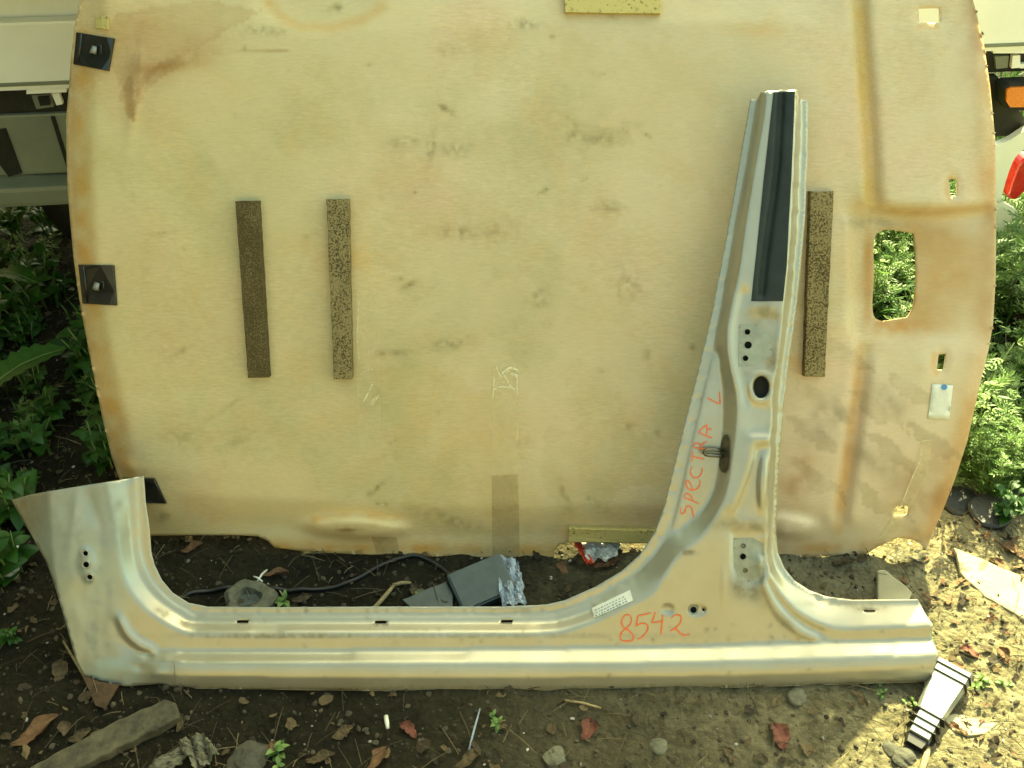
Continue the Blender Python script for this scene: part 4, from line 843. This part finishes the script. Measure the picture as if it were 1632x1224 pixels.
# cable
mb = MB(); pts = spline([(270, 975, 0), (300, 950, 0), (350, 938, 0), (420, 936, 0), (480, 938, 0), (545, 930, 0), (600, 905, 0), (660, 884, 0), (700, 900, 0), (722, 925, 0), (732, 955, 0), (734, 990, 0)], 8)
mb.tube([Vector((G(x, y).x, G(x, y).y, Z(G(x, y)) + .006)) for x, y, _ in pts], .0042, 8); tag(mb.build('rubber_cable', M['cable'], None, True), 'black rubber cable curving over the soil between lining and sill', 'cable')
# dark plastic box with crumpled film
def solid_box(name, c, h, rz, tiltx, mat, label, cat, bev=.006):
    o_ = MB(); o_.box((0, 0, 0), h, None, bev); o = o_.build(name, mat); o.location = c; o.rotation_euler = (tiltx, .1, rz); return tag(o, label, cat)
c = G(768, 938); bx = empty('plastic_box', (c.x, c.y, Z(c) + .022), R(22)); bx.rotation_euler = (R(14), R(-6), R(24)); tag(bx, 'dark slate plastic box lying tilted behind the sill beside crumpled film', 'box')
mb = MB(); mb.box((0, 0, 0), (.058, .044, .018), None, .006); mesh_obj('box_shell', mb.v, mb.f, M['box_grey'], bx, False, keep=True)
mb = MB(); mb.box((0, 0, .0195), (.054, .040, .002), None, .001); mesh_obj('box_lid', mb.v, mb.f, M['box_grey'], bx, False, keep=True)
def crumple(name, quad, mat, amp, label, cat, n=14, seed=1, lift=.006, parent=None):
    r = np.random.default_rng(seed); P = [G(*q) for q in quad]; vs_ = []
    for i in range(n + 1):
        for j in range(n + 1):
            a, b = i / n, j / n; p = P[0] * (1 - a) * (1 - b) + P[1] * a * (1 - b) + P[2] * a * b + P[3] * (1 - a) * b
            h = amp * (abs(math.sin(7 * a + 3 * b + seed)) * .5 + .5 * float(fbm(a * 100, b * 100, 28, seed, 3)) + r.uniform(-.12, .12))
            vs_.append(Vector((p.x + r.uniform(-1, 1) * .0022, p.y + r.uniform(-1, 1) * .0022, Z(p) + lift + h)))
    fs = []
    for i in range(n):
        for j in range(n):
            k = i * (n + 1) + j; fs += [[k, k + n + 1, k + n + 2], [k, k + n + 2, k + 1]]
    o = mesh_obj(name, vs_, fs, mat, None, False, .0005)
    if parent is None: tag(o, label, cat)
    return o
crumple('crumpled_film', [(790, 894), (826, 902), (838, 975), (800, 985)], M['cellophane'], .032, 'crumpled bluish clear film draped against the dark plastic box', 'plastic film', seed=3, lift=.014)
wr = empty('torn_wrapper', tuple(G(950, 888))); tag(wr, 'torn red and white snack wrapper under the yellow foam block', 'wrapper')
def crumple_in(name, quad, mat, amp, seed, lift=.006):
    o = crumple(name, quad, mat, amp, None, None, 12, seed, lift, wr); o.parent = wr; o.data.transform(Matrix.Translation(-wr.location))
crumple_in('white_foil', [(918, 866), (990, 866), (982, 898), (936, 900)], M['wrap_white'], .026, 5); crumple_in('red_edge', [(912, 870), (922, 870), (948, 906), (934, 904)], M['wrap_red'], .014, 6, .014)
crumple_in('orange_edge', [(940, 897), (985, 893), (978, 906), (948, 908)], M['dry_orange'], .008, 8, .006)
crumple('crumpled_paper', [(286, 1192), (326, 1176), (352, 1206), (318, 1240)], M['concrete'], .03, 'crumpled greyish paper scrap at the bottom edge left of the dark stone', 'paper scrap', seed=9)
crumple('crumpled_paper', [(236, 1222), (300, 1190), (312, 1202), (262, 1240)], M['concrete'], .012, 'long wrinkled paper scrap beside the timber offcut', 'paper scrap', seed=12)
crumple('clear_plastic_scrap', [(1406, 876), (1470, 868), (1480, 896), (1414, 904)], M['tape'], .03, 'loose clear tape scrap hanging at the lining\'s lower right corner', 'tape scrap', seed=14, lift=.01)
# clear bottle on the left
bt = empty('plastic_bottle', tuple(G(22, 900))); tag(bt, 'small clear crushed plastic bottle lying in weeds at the left edge', 'bottle')
c = G(22, 905); c.z = Z(c) + .018; ax = Vector((-.12, .95, .25)).normalized(); mb = MB(); mb.tube([c - ax * .034, c - ax * .032, c - ax * .015, c, c + ax * .015, c + ax * .026, c + ax * .032], [.010, .017, .018, .0165, .018, .013, .007], 12); mb.build('bottle_body', M['glass'], bt, True)
mb = MB(); mb.tube([c + ax * .032, c + ax * .042], .0075, 12); mb.build('bottle_cap', M['wrap_white'], bt, True)
# ribbed plastic duct leaning out from under the sill's right end
du = empty('ribbed_connector', tuple(G(1480, 1150))); tag(du, 'grey ribbed plastic duct piece lying below the sill\'s right end', 'plastic duct')
a = G(1515, 1076); b = G(1462, 1178); a.z = Z(a) + .020; b.z = Z(b) + .014; dd = (a - b); L = dd.length; dx = dd.normalized(); sd = Vector((0, 0, 1)).cross(dx).normalized(); upv = dx.cross(sd).normalized()
def duct(x0, x1, w0, w1, h, off=0.0):
    q = []
    for x, w in ((x0, w0), (x1, w1)):
        for s_, t_ in ((-1, 0), (-.8, 1), (.8, 1), (1, 0)): q.append(b + dx * (L * x) + sd * (w * s_) + upv * (t_ * h + off - .006))
    return q
def duct_box(mb, x0, x1, w0, w1, h, off=0.0): q = duct(x0, x1, w0, w1, h, off); mb.prism(q[:4], q[4:])
mb = MB(); duct_box(mb, -.02, .30, .020, .022, .018); duct_box(mb, .30, 1.0, .024, .036, .018); mb.build('duct_body', M['silver_plastic'], du)
for x in (.06, .16, .27, .82, .93): mb = MB(); duct_box(mb, x, x + .009, .026 + .012 * x, .027 + .012 * x, .021); mb.build('rib', M['black_plastic'], du)
mb = MB(); duct_box(mb, -.14, -.022, .016, .020, .012); mb.build('duct_mouth', M['black_plastic'], du)
c = G(1618, 1140)
# small single items
def stick(name, p0, p1, r, mat, label, cat, z=.004, bend=.0, grp=None):
    A = G(*p0); B = G(*p1); A.z = Z(A) + z; B.z = Z(B) + z; m = (A + B) / 2 + Vector((bend, 0, .004)); mb = MB(); mb.tube([A, A.lerp(m, .5) + Vector((bend * .3, 0, 0)), m, m.lerp(B, .5), B], [r, r * .95, r * 1.05, r * .9, r * .7], 7); o = mb.build(name, mat, None, True); return tag(o, label, cat, grp)
stick('twig', (1464, 1240), (1480, 1192), .0055, M['straw'], 'short pale cut stick at the bottom right edge', 'twig')
stick('twig', (592, 972), (628, 932), .0045, M['straw'], 'pale bent stick behind the sill left of the slate chip', 'twig', bend=.004)
stick('twig', (626, 932), (655, 928), .004, M['straw'], 'short pale stick meeting the bent stick\'s upper end', 'twig')
stick('twig', (900, 1118), (958, 1130), .0022, M['straw'], 'thin straw just below the sill under the label', 'twig')
stick('twig', (418, 926), (404, 912 + 6), .002, M['paper'], 'tiny white splinter above the concrete plug', 'twig')
stick('twig', (410, 925), (425, 905), .0022, M['paper'], 'white plastic stick above the concrete plug', 'plastic stick')
stick('twig', (440, 930), (462, 968), .0016, M['straw'], 'thin grass stalk crossing the sprout behind the sill', 'stalk')
stick('cigarette_butt', (615, 1140), (618, 1160), .0042, M['paper'], 'whitish cigarette butt below the sill at left of centre', 'cigarette butt', .005)
stick('stalk', (745, 1205), (765, 1130), .002, M['ink'], 'thin grey stalk leaning near the bottom middle', 'stalk')
stick('stalk', (100, 1020), (135, 1080), .0022, M['straw'], 'dry stalk left of the cut foot', 'stalk')

# leaves: outline with midrib fold and curl
def leaf_verts(L, W, curl=.3, fold=.25, lobes=0, n=7, rr=random):
    vs_ = []; fs = []
    for i in range(n + 1):
        t = i / n; w = W * math.sin(math.pi * min(1, t * .93 + .05)) ** .8
        if lobes: w *= 1 - .45 * (i % 2)
        z = -curl * L * (t - .35) ** 2 + rr.uniform(-.01, .01) * L
        vs_ += [Vector((-w, t * L, z + fold * w)), Vector((0, t * L, z)), Vector((w, t * L, z + fold * w))]
    for i in range(n):
        k = i * 3; fs += [[k, k + 1, k + 4, k + 3], [k + 1, k + 2, k + 5, k + 4]]
    return vs_, fs
def shade(o, lo=0.0, hi=1.0, per=None):
    n = len(o.data.vertices); v = np.full(n, random.uniform(lo, hi)) if per is None else per
    set_colors(o, 'shade', np.stack([v, v, v], -1))
def dry_leaf(px, py, L, W, rz, mat, label, cat='dry leaf', tx=.08, curl=.25, lobes=0, lift=.004):
    rl_ = random.Random(int(px * 7 + py)); n = 12; cols = (-1, -.55, 0, .55, 1); vs_ = []; fs = []; tw = rl_.uniform(-.5, .5)
    for i in range(n + 1):
        t = i / n; w = W * (math.sin(math.pi * min(1, t * .95 + .03)) ** .75) * rl_.uniform(.72, 1.12); mx = L * .10 * math.sin(3 * t + tw)
        for q in cols:
            z = L * (.10 * abs(q) ** 1.5 * (1 + .8 * math.sin(7 * t + 3 * q)) - .22 * (t - .5) ** 2 + rl_.uniform(-.012, .012))
            vs_.append(Vector((mx + w * q * (1 - .25 * abs(math.sin(5 * t + tw))), (t - .5) * L, z)))
    for i in range(n):
        for j in range(4): k = i * 5 + j; fs.append([k, k + 1, k + 6, k + 5])
    o = mesh_obj('dry_leaf', vs_, fs, M[mat], None, False, .0004)
    c = G(px, py); o.location = (c.x, c.y, Z(c) + lift + L * .04); o.rotation_euler = (tx, rl_.uniform(-.3, .3), rz)
    nv = len(vs_); shade(o, per=np.clip(np.array([rl_.uniform(.2, .75) for _ in range(nv)]) , 0, 1)); return tag(o, label, cat)
dry_leaf(55, 1162, .085, .022, -.9, 'dry_orange', 'large curled tan leaf at lower left beside the timber', lobes=0)
dry_leaf(125, 1168, .04, .012, -1.0, 'dry', 'small pale leaf between the tan leaf and the timber')
dry_leaf(100, 1160, .03, .012, .4, 'dry', 'brown leaf fragment right of the large tan leaf')
dry_leaf(92, 1068, .05, .018, .2, 'dry', 'yellowish folded leaf left of the rusty bracket')
dry_leaf(285, 1150, .035, .010, .1, 'dry', 'narrow yellow leaf standing at the end of the timber')
dry_leaf(430, 1190, .05, .012, -1.3, 'dry_orange', 'curled orange leaf rim on the dark stone')
dry_leaf(1240, 1174, .05, .022, .3, 'dry_red', 'dark red leaf in the shade under the right half of the sill')
dry_leaf(935, 1160, .045, .016, -.4, 'dry_red', 'crumpled reddish leaf below the middle of the sill')
dry_leaf(306, 873, .045, .016, -1.1, 'dry_orange', 'orange leaf under the lining near the left foot')
dry_leaf(438, 912, .055, .011, -1.4, 'dry_orange', 'long orange leaf above the concrete plug')
dry_leaf(480, 950, .04, .010, -1.2, 'dry', 'tan leaf right of the small green sprout')
dry_leaf(1345, 893, .05, .010, -1.5, 'dry', 'yellow leaf under the lining at the right')
dry_leaf(895, 905, .035, .014, .6, 'dry_orange', 'small pink leaf left of the wrapper')
dry_leaf(660, 940, .04, .012, .2, 'dry', 'brown leaf behind the sill beside the slate chip')
dry_leaf(510, 1206, .05, .014, -1.3, 'dry', 'pale leaf at the bottom edge right of the green sprout')
dry_leaf(600, 1206, .05, .016, -.5, 'dry_orange', 'orange crumpled leaf at the bottom edge')
dry_leaf(745, 1210, .055, .014, -1.0, 'dry', 'pale ragged leaf at the bottom edge near the grey stalk')
dry_leaf(650, 1165, .04, .012, .9, 'dry_red', 'brown leaf near the cigarette butt')
dry_leaf(545, 1164, .04, .014, -1.1, 'dry', 'light brown leaf below the sill left of the cigarette butt')
dry_leaf(1590, 900, .04, .014, .5, 'dry_orange', 'reddish leaf on the pale board')
dry_leaf(1545, 1038, .035, .014, 1.2, 'dry_red', 'red brown leaf right of the sill end')
dry_leaf(1598, 1046, .035, .012, .2, 'dry_orange', 'orange leaf near the right edge in the sun')
dry_leaf(12, 686, .04, .016, .3, 'dry_orange', 'orange leaf in the weeds at the left edge')
dry_leaf(1612, 880, .05, .018, .9, 'dry_orange', 'pale orange leaf at the right edge above the pale board')
dry_leaf(1160, 1205, .03, .010, .5, 'dry', 'curled brown leaf at the bottom edge under the pillar')

# black flat discs at right
for k, (x, y, r_, lb) in enumerate(((1530, 800, .042, 'dark flat rubber disc nearest the lining in the right weeds'), (1575, 822, .045, 'dark flat rubber disc right of its neighbour in the weeds'))):
    c = G(x, y); mb = MB(); c.z = Z(c) + .012; n = 20
    f = lambda r2, z2: [c + Vector((r2 * math.cos(a) * (1 + .06 * math.sin(3 * a + k)), r2 * math.sin(a), z2 + .006 * math.sin(a + k))) for a in [2 * math.pi * i / n for i in range(n)]]
    a_, b_, c_, d_ = f(r_, -.010), f(r_, -.002), f(r_ * .9, .002), f(r_ * .5, .003); mb.add(a_ + b_ + c_ + d_, [[j * n + i, j * n + (i + 1) % n, (j + 1) * n + (i + 1) % n, (j + 1) * n + i] for j in range(3) for i in range(n)] + [[3 * n + i for i in range(n)]])
    tag(mb.build('rubber_disc', M['cable'], None, False), lb, 'disc')

# ---------------------------------------------------------------- litter that nobody could count
class Soup:
    def __init__(s): s.v = []; s.f = []; s.c = []; s.n = 0
    def add(s, vs_, fs, col):
        vs_ = np.asarray(vs_, float); s.v.append(vs_); s.f += [[s.n + i for i in f] for f in fs]; s.n += len(vs_); s.c.append(np.full(len(vs_), col))
    def build(s, name, mat, label, smooth=False, cat=None, kind='stuff', parent=None):
        o = mesh_obj(name, np.concatenate(s.v).tolist(), s.f, mat, parent, smooth, keep=True); v = np.concatenate(s.c); set_colors(o, 'shade', np.stack([v] * 3, -1))
        if kind: tag(o, label, cat, kind=kind)
        return o
def rotm(rx, ry, rz): return np.array(Matrix.Rotation(rz, 3, 'Z') @ Matrix.Rotation(ry, 3, 'Y') @ Matrix.Rotation(rx, 3, 'X'))
def spots(n, x0, x1, y0, y1, seed, dens=None):
    r = np.random.default_rng(seed); out = []
    while len(out) < n:
        x = r.uniform(x0, x1); y = r.uniform(y0, y1)
        if dens is None or r.random() < dens(x, y): out.append((x, y))
    return out
ico = bmesh.new(); bmesh.ops.create_icosphere(ico, subdivisions=1, radius=1); IV = np.array([v.co[:] for v in ico.verts]); ico.verts.index_update(); IF = [[v.index for v in f.verts] for f in ico.faces]; ico.free()
def pebbles(name, n, mat, label, seed, smin, smax, region, dens=None):
    S = Soup(); r = np.random.default_rng(seed)
    for x, y in spots(n, *region, seed, dens):
        s_ = smin * (smax / smin) ** (r.random() ** 2.2); V = IV * (1 + r.uniform(-.25, .25, (len(IV), 1))) * np.array([1, r.uniform(.6, 1), r.uniform(.35, .8)]) * s_
        S.add(V @ rotm(r.uniform(-.4, .4), r.uniform(-.4, .4), r.uniform(0, 6)).T + np.array([x, y, float(gz(x, y)) + s_ * .15]), IF, r.random())
    return S.build(name, mat, label)
NEAR = (-1.35, 1.5, .72, 2.2)
pebbles('gravel', 4200, simple("soil_gravel", (0.05, 0.043, 0.027), .9, 0, .4, 60, .5), 'fine gravel and crumbs of soil scattered over the ground', 51, .0012, .0075, NEAR)
pebbles('soil_crumbs', 7000, mat_leaf('soil_crumb', (0.018, 0.014, 0.007), (0.09, 0.072, 0.042), 0, .95), 'loose crumbs of brown soil over the ground', 53, .0012, .0075, NEAR)
pebbles('pale_grit', 1500, mat_leaf('pale_grit', (0.14, 0.13, 0.10), (0.45, 0.43, 0.36), 0, .6), 'pale grit and glass crumbs sparkling in the soil', 52, .001, .0055, NEAR, lambda x, y: .25 + .75 * min(1, max(0, x)))
S = Soup(); r = np.random.default_rng(61)
for x, y in spots(2600, *NEAR, 61, lambda x, y: .8 if x < .6 else 1.0):
    L = r.uniform(.012, .07); w = r.uniform(.0003, .0010); k = r.uniform(-.4, .4) * L
    P = [Vector((0, 0, 0)), Vector((k * .5, L * .5, .004)), Vector((k, L, .001))]; m = MB(); m.tube(P, [w, w, w * .6], 4); V = np.array([v[:] for v in m.v]) @ rotm(r.uniform(-.12, .2), 0, r.uniform(0, 6.28)).T
    S.add(V + np.array([x, y, float(gz(x, y)) + .003 + r.random() * .006]), m.f, r.random() ** 1.5)
S.build('straw_litter', mat_leaf('straw_bits', (0.03, 0.022, 0.012), (0.20, 0.155, 0.08), 0, .85), 'broken straw and thin stalks strewn over the soil')
def ragged(L, r, el=None):
    n = 9; el = el or r.uniform(.3, .8); vs_ = [(0, 0, r.uniform(0, .12) * L)]
    for k in range(n):
        a = 2 * math.pi * k / n; q = L * r.uniform(.55, 1.1); vs_.append((q * math.cos(a) * el, q * math.sin(a), r.uniform(-.12, .3) * L))
    return vs_, [[0, 1 + k, 1 + (k + 1) % n] for k in range(n)]
S = Soup()
for x, y in spots(2600, *NEAR, 63, lambda x, y: 1.0 if x > .7 else .7):
    L = .003 + .013 * r.random() ** 1.8; vs_, fs = ragged(L, r); V = np.array(vs_) @ rotm(r.uniform(-.5, .5), r.uniform(-.5, .5), r.uniform(0, 6.28)).T; S.add(V + np.array([x, y, float(gz(x, y)) + .004 + r.random() * .004]), fs, r.random() ** 1.8)
S.build('leaf_litter', M['dry'], 'small rotting leaf fragments strewn over the soil')

# ---------------------------------------------------------------- weeds
def lobed_leaf(L, rr, lobes=4, slim=.10):
    """divided leaf: pointed lobes along a rib"""
    vs_ = []; fs = []
    def blade(o, d, l, w, up):
        s_ = Vector((-d.y, d.x, 0)); k = len(vs_); m = o + d * l * .45 + Vector((0, 0, up)); vs_.extend([o, m + s_ * w, m - s_ * w, o + d * l + Vector((0, 0, -up)), m + Vector((0, 0, -w * .35))])
        fs.extend([[k, k + 4, k + 1], [k + 1, k + 4, k + 3], [k, k + 2, k + 4], [k + 4, k + 2, k + 3]])
    droop = rr.uniform(.2, .5)
    for i in range(lobes):
        t = (i + .6) / lobes; o = Vector((0, t * L * .75, .10 * L * t - droop * L * t * t)); l = L * .42 * (1 - .45 * abs(t - .45) * 1.4)
        for s_ in (-1, 1): blade(o, Vector((s_ * .72, .70, 0)).normalized(), l, l * slim * 1.7, l * .06)
    blade(Vector((0, L * .1, 0)), Vector((0, 1, 0)), L * .6, L * .05, .02 * L); blade(Vector((0, .72 * L, .1 * L - droop * L * .7)), Vector((0, 1, 0)), L * .42, L * .075, .01 * L)
    return vs_, fs
def oval_leaf(L, rr): return leaf_verts(L, L * rr.uniform(.26, .36), rr.uniform(.4, 1.0), .2, 0, 5, rr)
def blade_leaf(L, rr): return leaf_verts(L * 1.6, L * .07, rr.uniform(.4, 1.0), .2, 0, 5, rr)
def weed(kind, h, nst, nl, L, seed, mat):
    rr = random.Random(seed); root = bpy.data.objects.new('weed', None); root.empty_display_size = .03; link(root)
    S = Soup(); st_ = MB(); fn = {'lobed': lobed_leaf, 'oval': oval_leaf, 'blade': blade_leaf}[kind]
    for s_ in range(nst):
        a = rr.uniform(0, 6.28); lean_ = rr.uniform(.05, .35); hh = h * rr.uniform(.6, 1.0); d = Vector((math.cos(a), math.sin(a), 0)); b0 = d * rr.uniform(0, .03)
        pts = [b0 + d * (lean_ * hh * t * t) + Vector((0, 0, hh * t)) for t in (0, .33, .66, 1)]
        if kind != 'blade': st_.tube(pts, [.0024, .002, .0016, .0008], 5)
        for k in range(nl):
            t = (k + rr.random()) / nl * .92 + .08; seg = min(2, int(t * 3)); p = pts[seg].lerp(pts[seg + 1], t * 3 - seg) if kind != 'blade' else b0
            vs_, fs = fn(L * rr.uniform(.6, 1.1) * (1.1 - .5 * t), rr); q = k * 2.4 + rr.uniform(-.4, .4)
            rot = rotm(rr.uniform(.1, .8) if kind != 'blade' else rr.uniform(.5, 1.3), rr.uniform(-.35, .35), q); S.add(np.array([v[:] for v in vs_]) @ rot.T + np.array(p[:]), fs, min(1, max(0, rr.gauss(.45, .25))))
    f = S.build('foliage', M[mat], None, kind == 'oval', kind=None, parent=root)
    if st_.v: mesh_obj('stem', st_.v, st_.f, M['stem'], root, True, keep=True)
    return root
def copy_tree(o, par=None):
    c = o.copy(); scene.collection.objects.link(c); c.parent = par
    for ch in o.children: copy_tree(ch, c)
    return c
protos = {'mug': [weed('lobed', .30, 4, 11, .085, 1, 'weed_bright'), weed('lobed', .24, 5, 9, .075, 2, 'weed_bright')],
          'oval': [weed('oval', .12, 5, 6, .05, 3, 'weed'), weed('oval', .08, 6, 5, .04, 4, 'weed')],
          'blade': [weed('blade', .1, 6, 4, .10, 5, 'weed'), weed('blade', .1, 5, 4, .08, 6, 'weed_bright')],
          'tiny': [weed('oval', .03, 3, 4, .03, 8, 'weed_bright')]}
used = set()
def put(kind, x, y, sc, label, group, name):
    p = random.choice(protos[kind]); o = p if p.name not in used else copy_tree(p); used.add(p.name)
    o.name = name; used.add(o.name)
    for q_ in protos.values():
        pass
    o.location = (x, y, float(gz(x, y)) - .003); o.scale = (sc,) * 3; o.rotation_euler = (random.uniform(-.1, .1), random.uniform(-.1, .1), random.uniform(0, 6.28)); tag(o, label, 'weed', group); return o
first = {id(p): False for l in protos.values() for p in l}
def put(kind, x, y, sc, label, group, name):
    p = random.choice(protos[kind])
    if not first[id(p)]: o = p; first[id(p)] = True
    else: o = copy_tree(p)
    o.name = name
    o.location = (x, y, float(gz(x, y)) - .003); o.scale = (sc,) * 3; o.rotation_euler = (random.uniform(-.1, .1), random.uniform(-.1, .1), random.uniform(0, 6.28)); tag(o, label, 'weed', group); return o
rr = random.Random(77)
# right-hand mugwort clump
for k in range(70):
    x = rr.uniform(1.0, 1.6); y = rr.uniform(1.56, 2.6); put('mug', x, y, rr.uniform(.65, 1.1), 'feathery light green mugwort growing beside the lining at the right', 'mugwort plants at the right', 'mugwort')
for k in range(60):
    x = rr.uniform(.6, 1.5); y = rr.uniform(1.98, 3.1) if k < 40 else rr.uniform(3, 4.2); put(rr.choice(['mug', 'blade']), x, y, rr.uniform(.6, 1.0), 'leafy weed growing under the truck behind the lining', 'weeds under the truck', 'tall_weed')
for k in range(26):
    x = rr.uniform(.98, 1.5); y = rr.uniform(1.36, 1.7); put(rr.choice(['oval', 'tiny']), x, y, rr.uniform(.5, .9), 'low leafy weed at the foot of the mugwort', 'low weeds at the right', 'low_weed')
for k in range(70):
    x = rr.uniform(.94, 1.42); y = rr.uniform(1.50, 1.95); put('mug', x, y, rr.uniform(.35, .6), 'short pale mugwort at the edge of the sunlit soil at the right', 'short mugwort at the right', 'mugwort')
# left-hand dark weeds
for k in range(110):
    x = rr.uniform(-1.6, -.86); y = rr.uniform(1.3, 2.6)
    if x > -1.0 and y < 1.5: continue
    put('oval' if k % 6 else 'mug', x, y, rr.uniform(.8, 1.6) if k % 6 else .45, 'dark green weed in the shade left of the lining', 'weeds at the left', 'shade_weed')
for k in range(34):
    x = rr.uniform(-1.5, -.80); y = rr.uniform(1.02, 1.45)
    if x > -.95 and y < 1.32: x -= .15
    if (x - G(22, 900).x) ** 2 + (y - G(22, 900).y) ** 2 < .012: continue
    put(rr.choice(['oval', 'tiny', 'oval']), x, y, rr.uniform(.4, .8), 'small green weed beside the cut foot at the left', 'small weeds at the left', 'small_weed')
for px, py, sc, lb in ((452, 952, .9, 'green sprout behind the sill next to the concrete plug'), (436, 1200, .9, 'bright green sprout at the bottom edge by the dark stone'), (795, 1152, .6, 'tiny green sprout below the middle of the sill'), (1560, 1082, .8, 'pale green sprout on the sunlit soil at the right'), (1452, 1118, .5, 'tiny sprout below the sill near the ribbed duct'), (1408, 1105, .5, 'tiny sprout just below the sill at the right'), (1478, 1010, .5, 'tiny sprout beyond the right end of the sill'), (675, 948, .5, 'thin yellow-green sprout behind the sill'), (1600, 1092, .5, 'small sprout at the right edge in the sun')):
    p = G(px, py); put('tiny', p.x, p.y, sc, lb, None, 'sprout')
# big dock leaf at left
def big_leaf(px0, py0, px1, py1, z0, z1, W, label):
    a = G(px0, py0, z0); b = G(px1, py1, z1); L = (b - a).length; n = 14; d = (b - a).normalized(); s_ = d.cross(Vector((0, 0, 1))).normalized(); up = s_.cross(d); vs_ = []; fs = []
    for i in range(n + 1):
        t = i / n; w = W * math.sin(math.pi * (t * .92 + .06)) ** .7 * (1 + .06 * (-1) ** i); c = a.lerp(b, t) + up * (.10 * L * math.sin(math.pi * t))
        for q in (-1, -.5, 0, .5, 1): vs_.append(c + s_ * (w * q) + up * (abs(q) * w * .25 + .003 * (-1) ** i * abs(q)))
    for i in range(n):
        for j in range(4): k = i * 5 + j; fs.append([k, k + 1, k + 6, k + 5])
    root = empty('dock_plant', (a.x, a.y, 0)); tag(root, label, 'weed')
    lf = mesh_obj('leaf', vs_, fs, M['weed'], root, True); shade(lf, .55, .6)
    rb_ = MB(); rb_.tube([a.lerp(b, t) + up * (.10 * L * math.sin(math.pi * t) + .002) for t in (0, .25, .5, .75, 1)], [.003, .0026, .002, .0014, .0006], 6); rb_.tube([Vector((a.x, a.y, 0)), a], .003, 6)
    rb_.build('midrib', M['stem'], root, True)
big_leaf(-20, 625, 106, 556, .14, .20, .045, 'broad dock leaf lying out over the dark weeds at the left')
big_leaf(-10, 440, 60, 452, .12, .16, .03, 'second dock leaf higher up at the left edge')
for lst in protos.values():
    for p in lst:
        if not first[id(p)]:
            for ch in list(p.children): bpy.data.objects.remove(ch)
            bpy.data.objects.remove(p)
# grass: beyond and around
S = Soup(); r = np.random.default_rng(91)
def gd(x, y):
    if -.98 < x < .98 and y < 2.0: return 0
    if x > .9: return .8 if y > 1.55 else .05
    if x < -.9: return .10
    return .7
for x, y in spots(9000, -2.6, 2.6, 1.0, 4.6, 91, gd):
    L = r.uniform(.03, .13); w = L * .03 + .0008; a = r.uniform(0, 6.28); ln_ = r.uniform(.1, .8) * L; d = np.array([math.cos(a), math.sin(a), 0]); s_ = np.array([-d[1], d[0], 0]); b = np.array([x, y, float(gz(x, y))])
    S.add([b - s_ * w, b + s_ * w, b + d * ln_ * .35 + s_ * w * .8 + [0, 0, L * .6], b + d * ln_ * .35 - s_ * w * .8 + [0, 0, L * .6], b + d * ln_ + [0, 0, L * .85]], [[0, 1, 2, 3], [3, 2, 4]], r.random())
S.build('grass', M['weed'], 'thin grass growing around and under the truck')
S = Soup(); r = np.random.default_rng(95)
for x, y in spots(500, .75, 1.5, .75, 1.7, 95):
    L = .003 + .011 * r.random() ** 1.5; V, fs = ragged(L, r)
    S.add(np.array(V) @ rotm(r.uniform(-.5, .5), r.uniform(-.5, .5), r.uniform(0, 6.28)).T + np.array([x, y, float(gz(x, y)) + .005]), fs, r.random())
S.build('bark_litter', M['dry_orange'], 'reddish bark and leaf crumbs on the sunlit soil at the right')
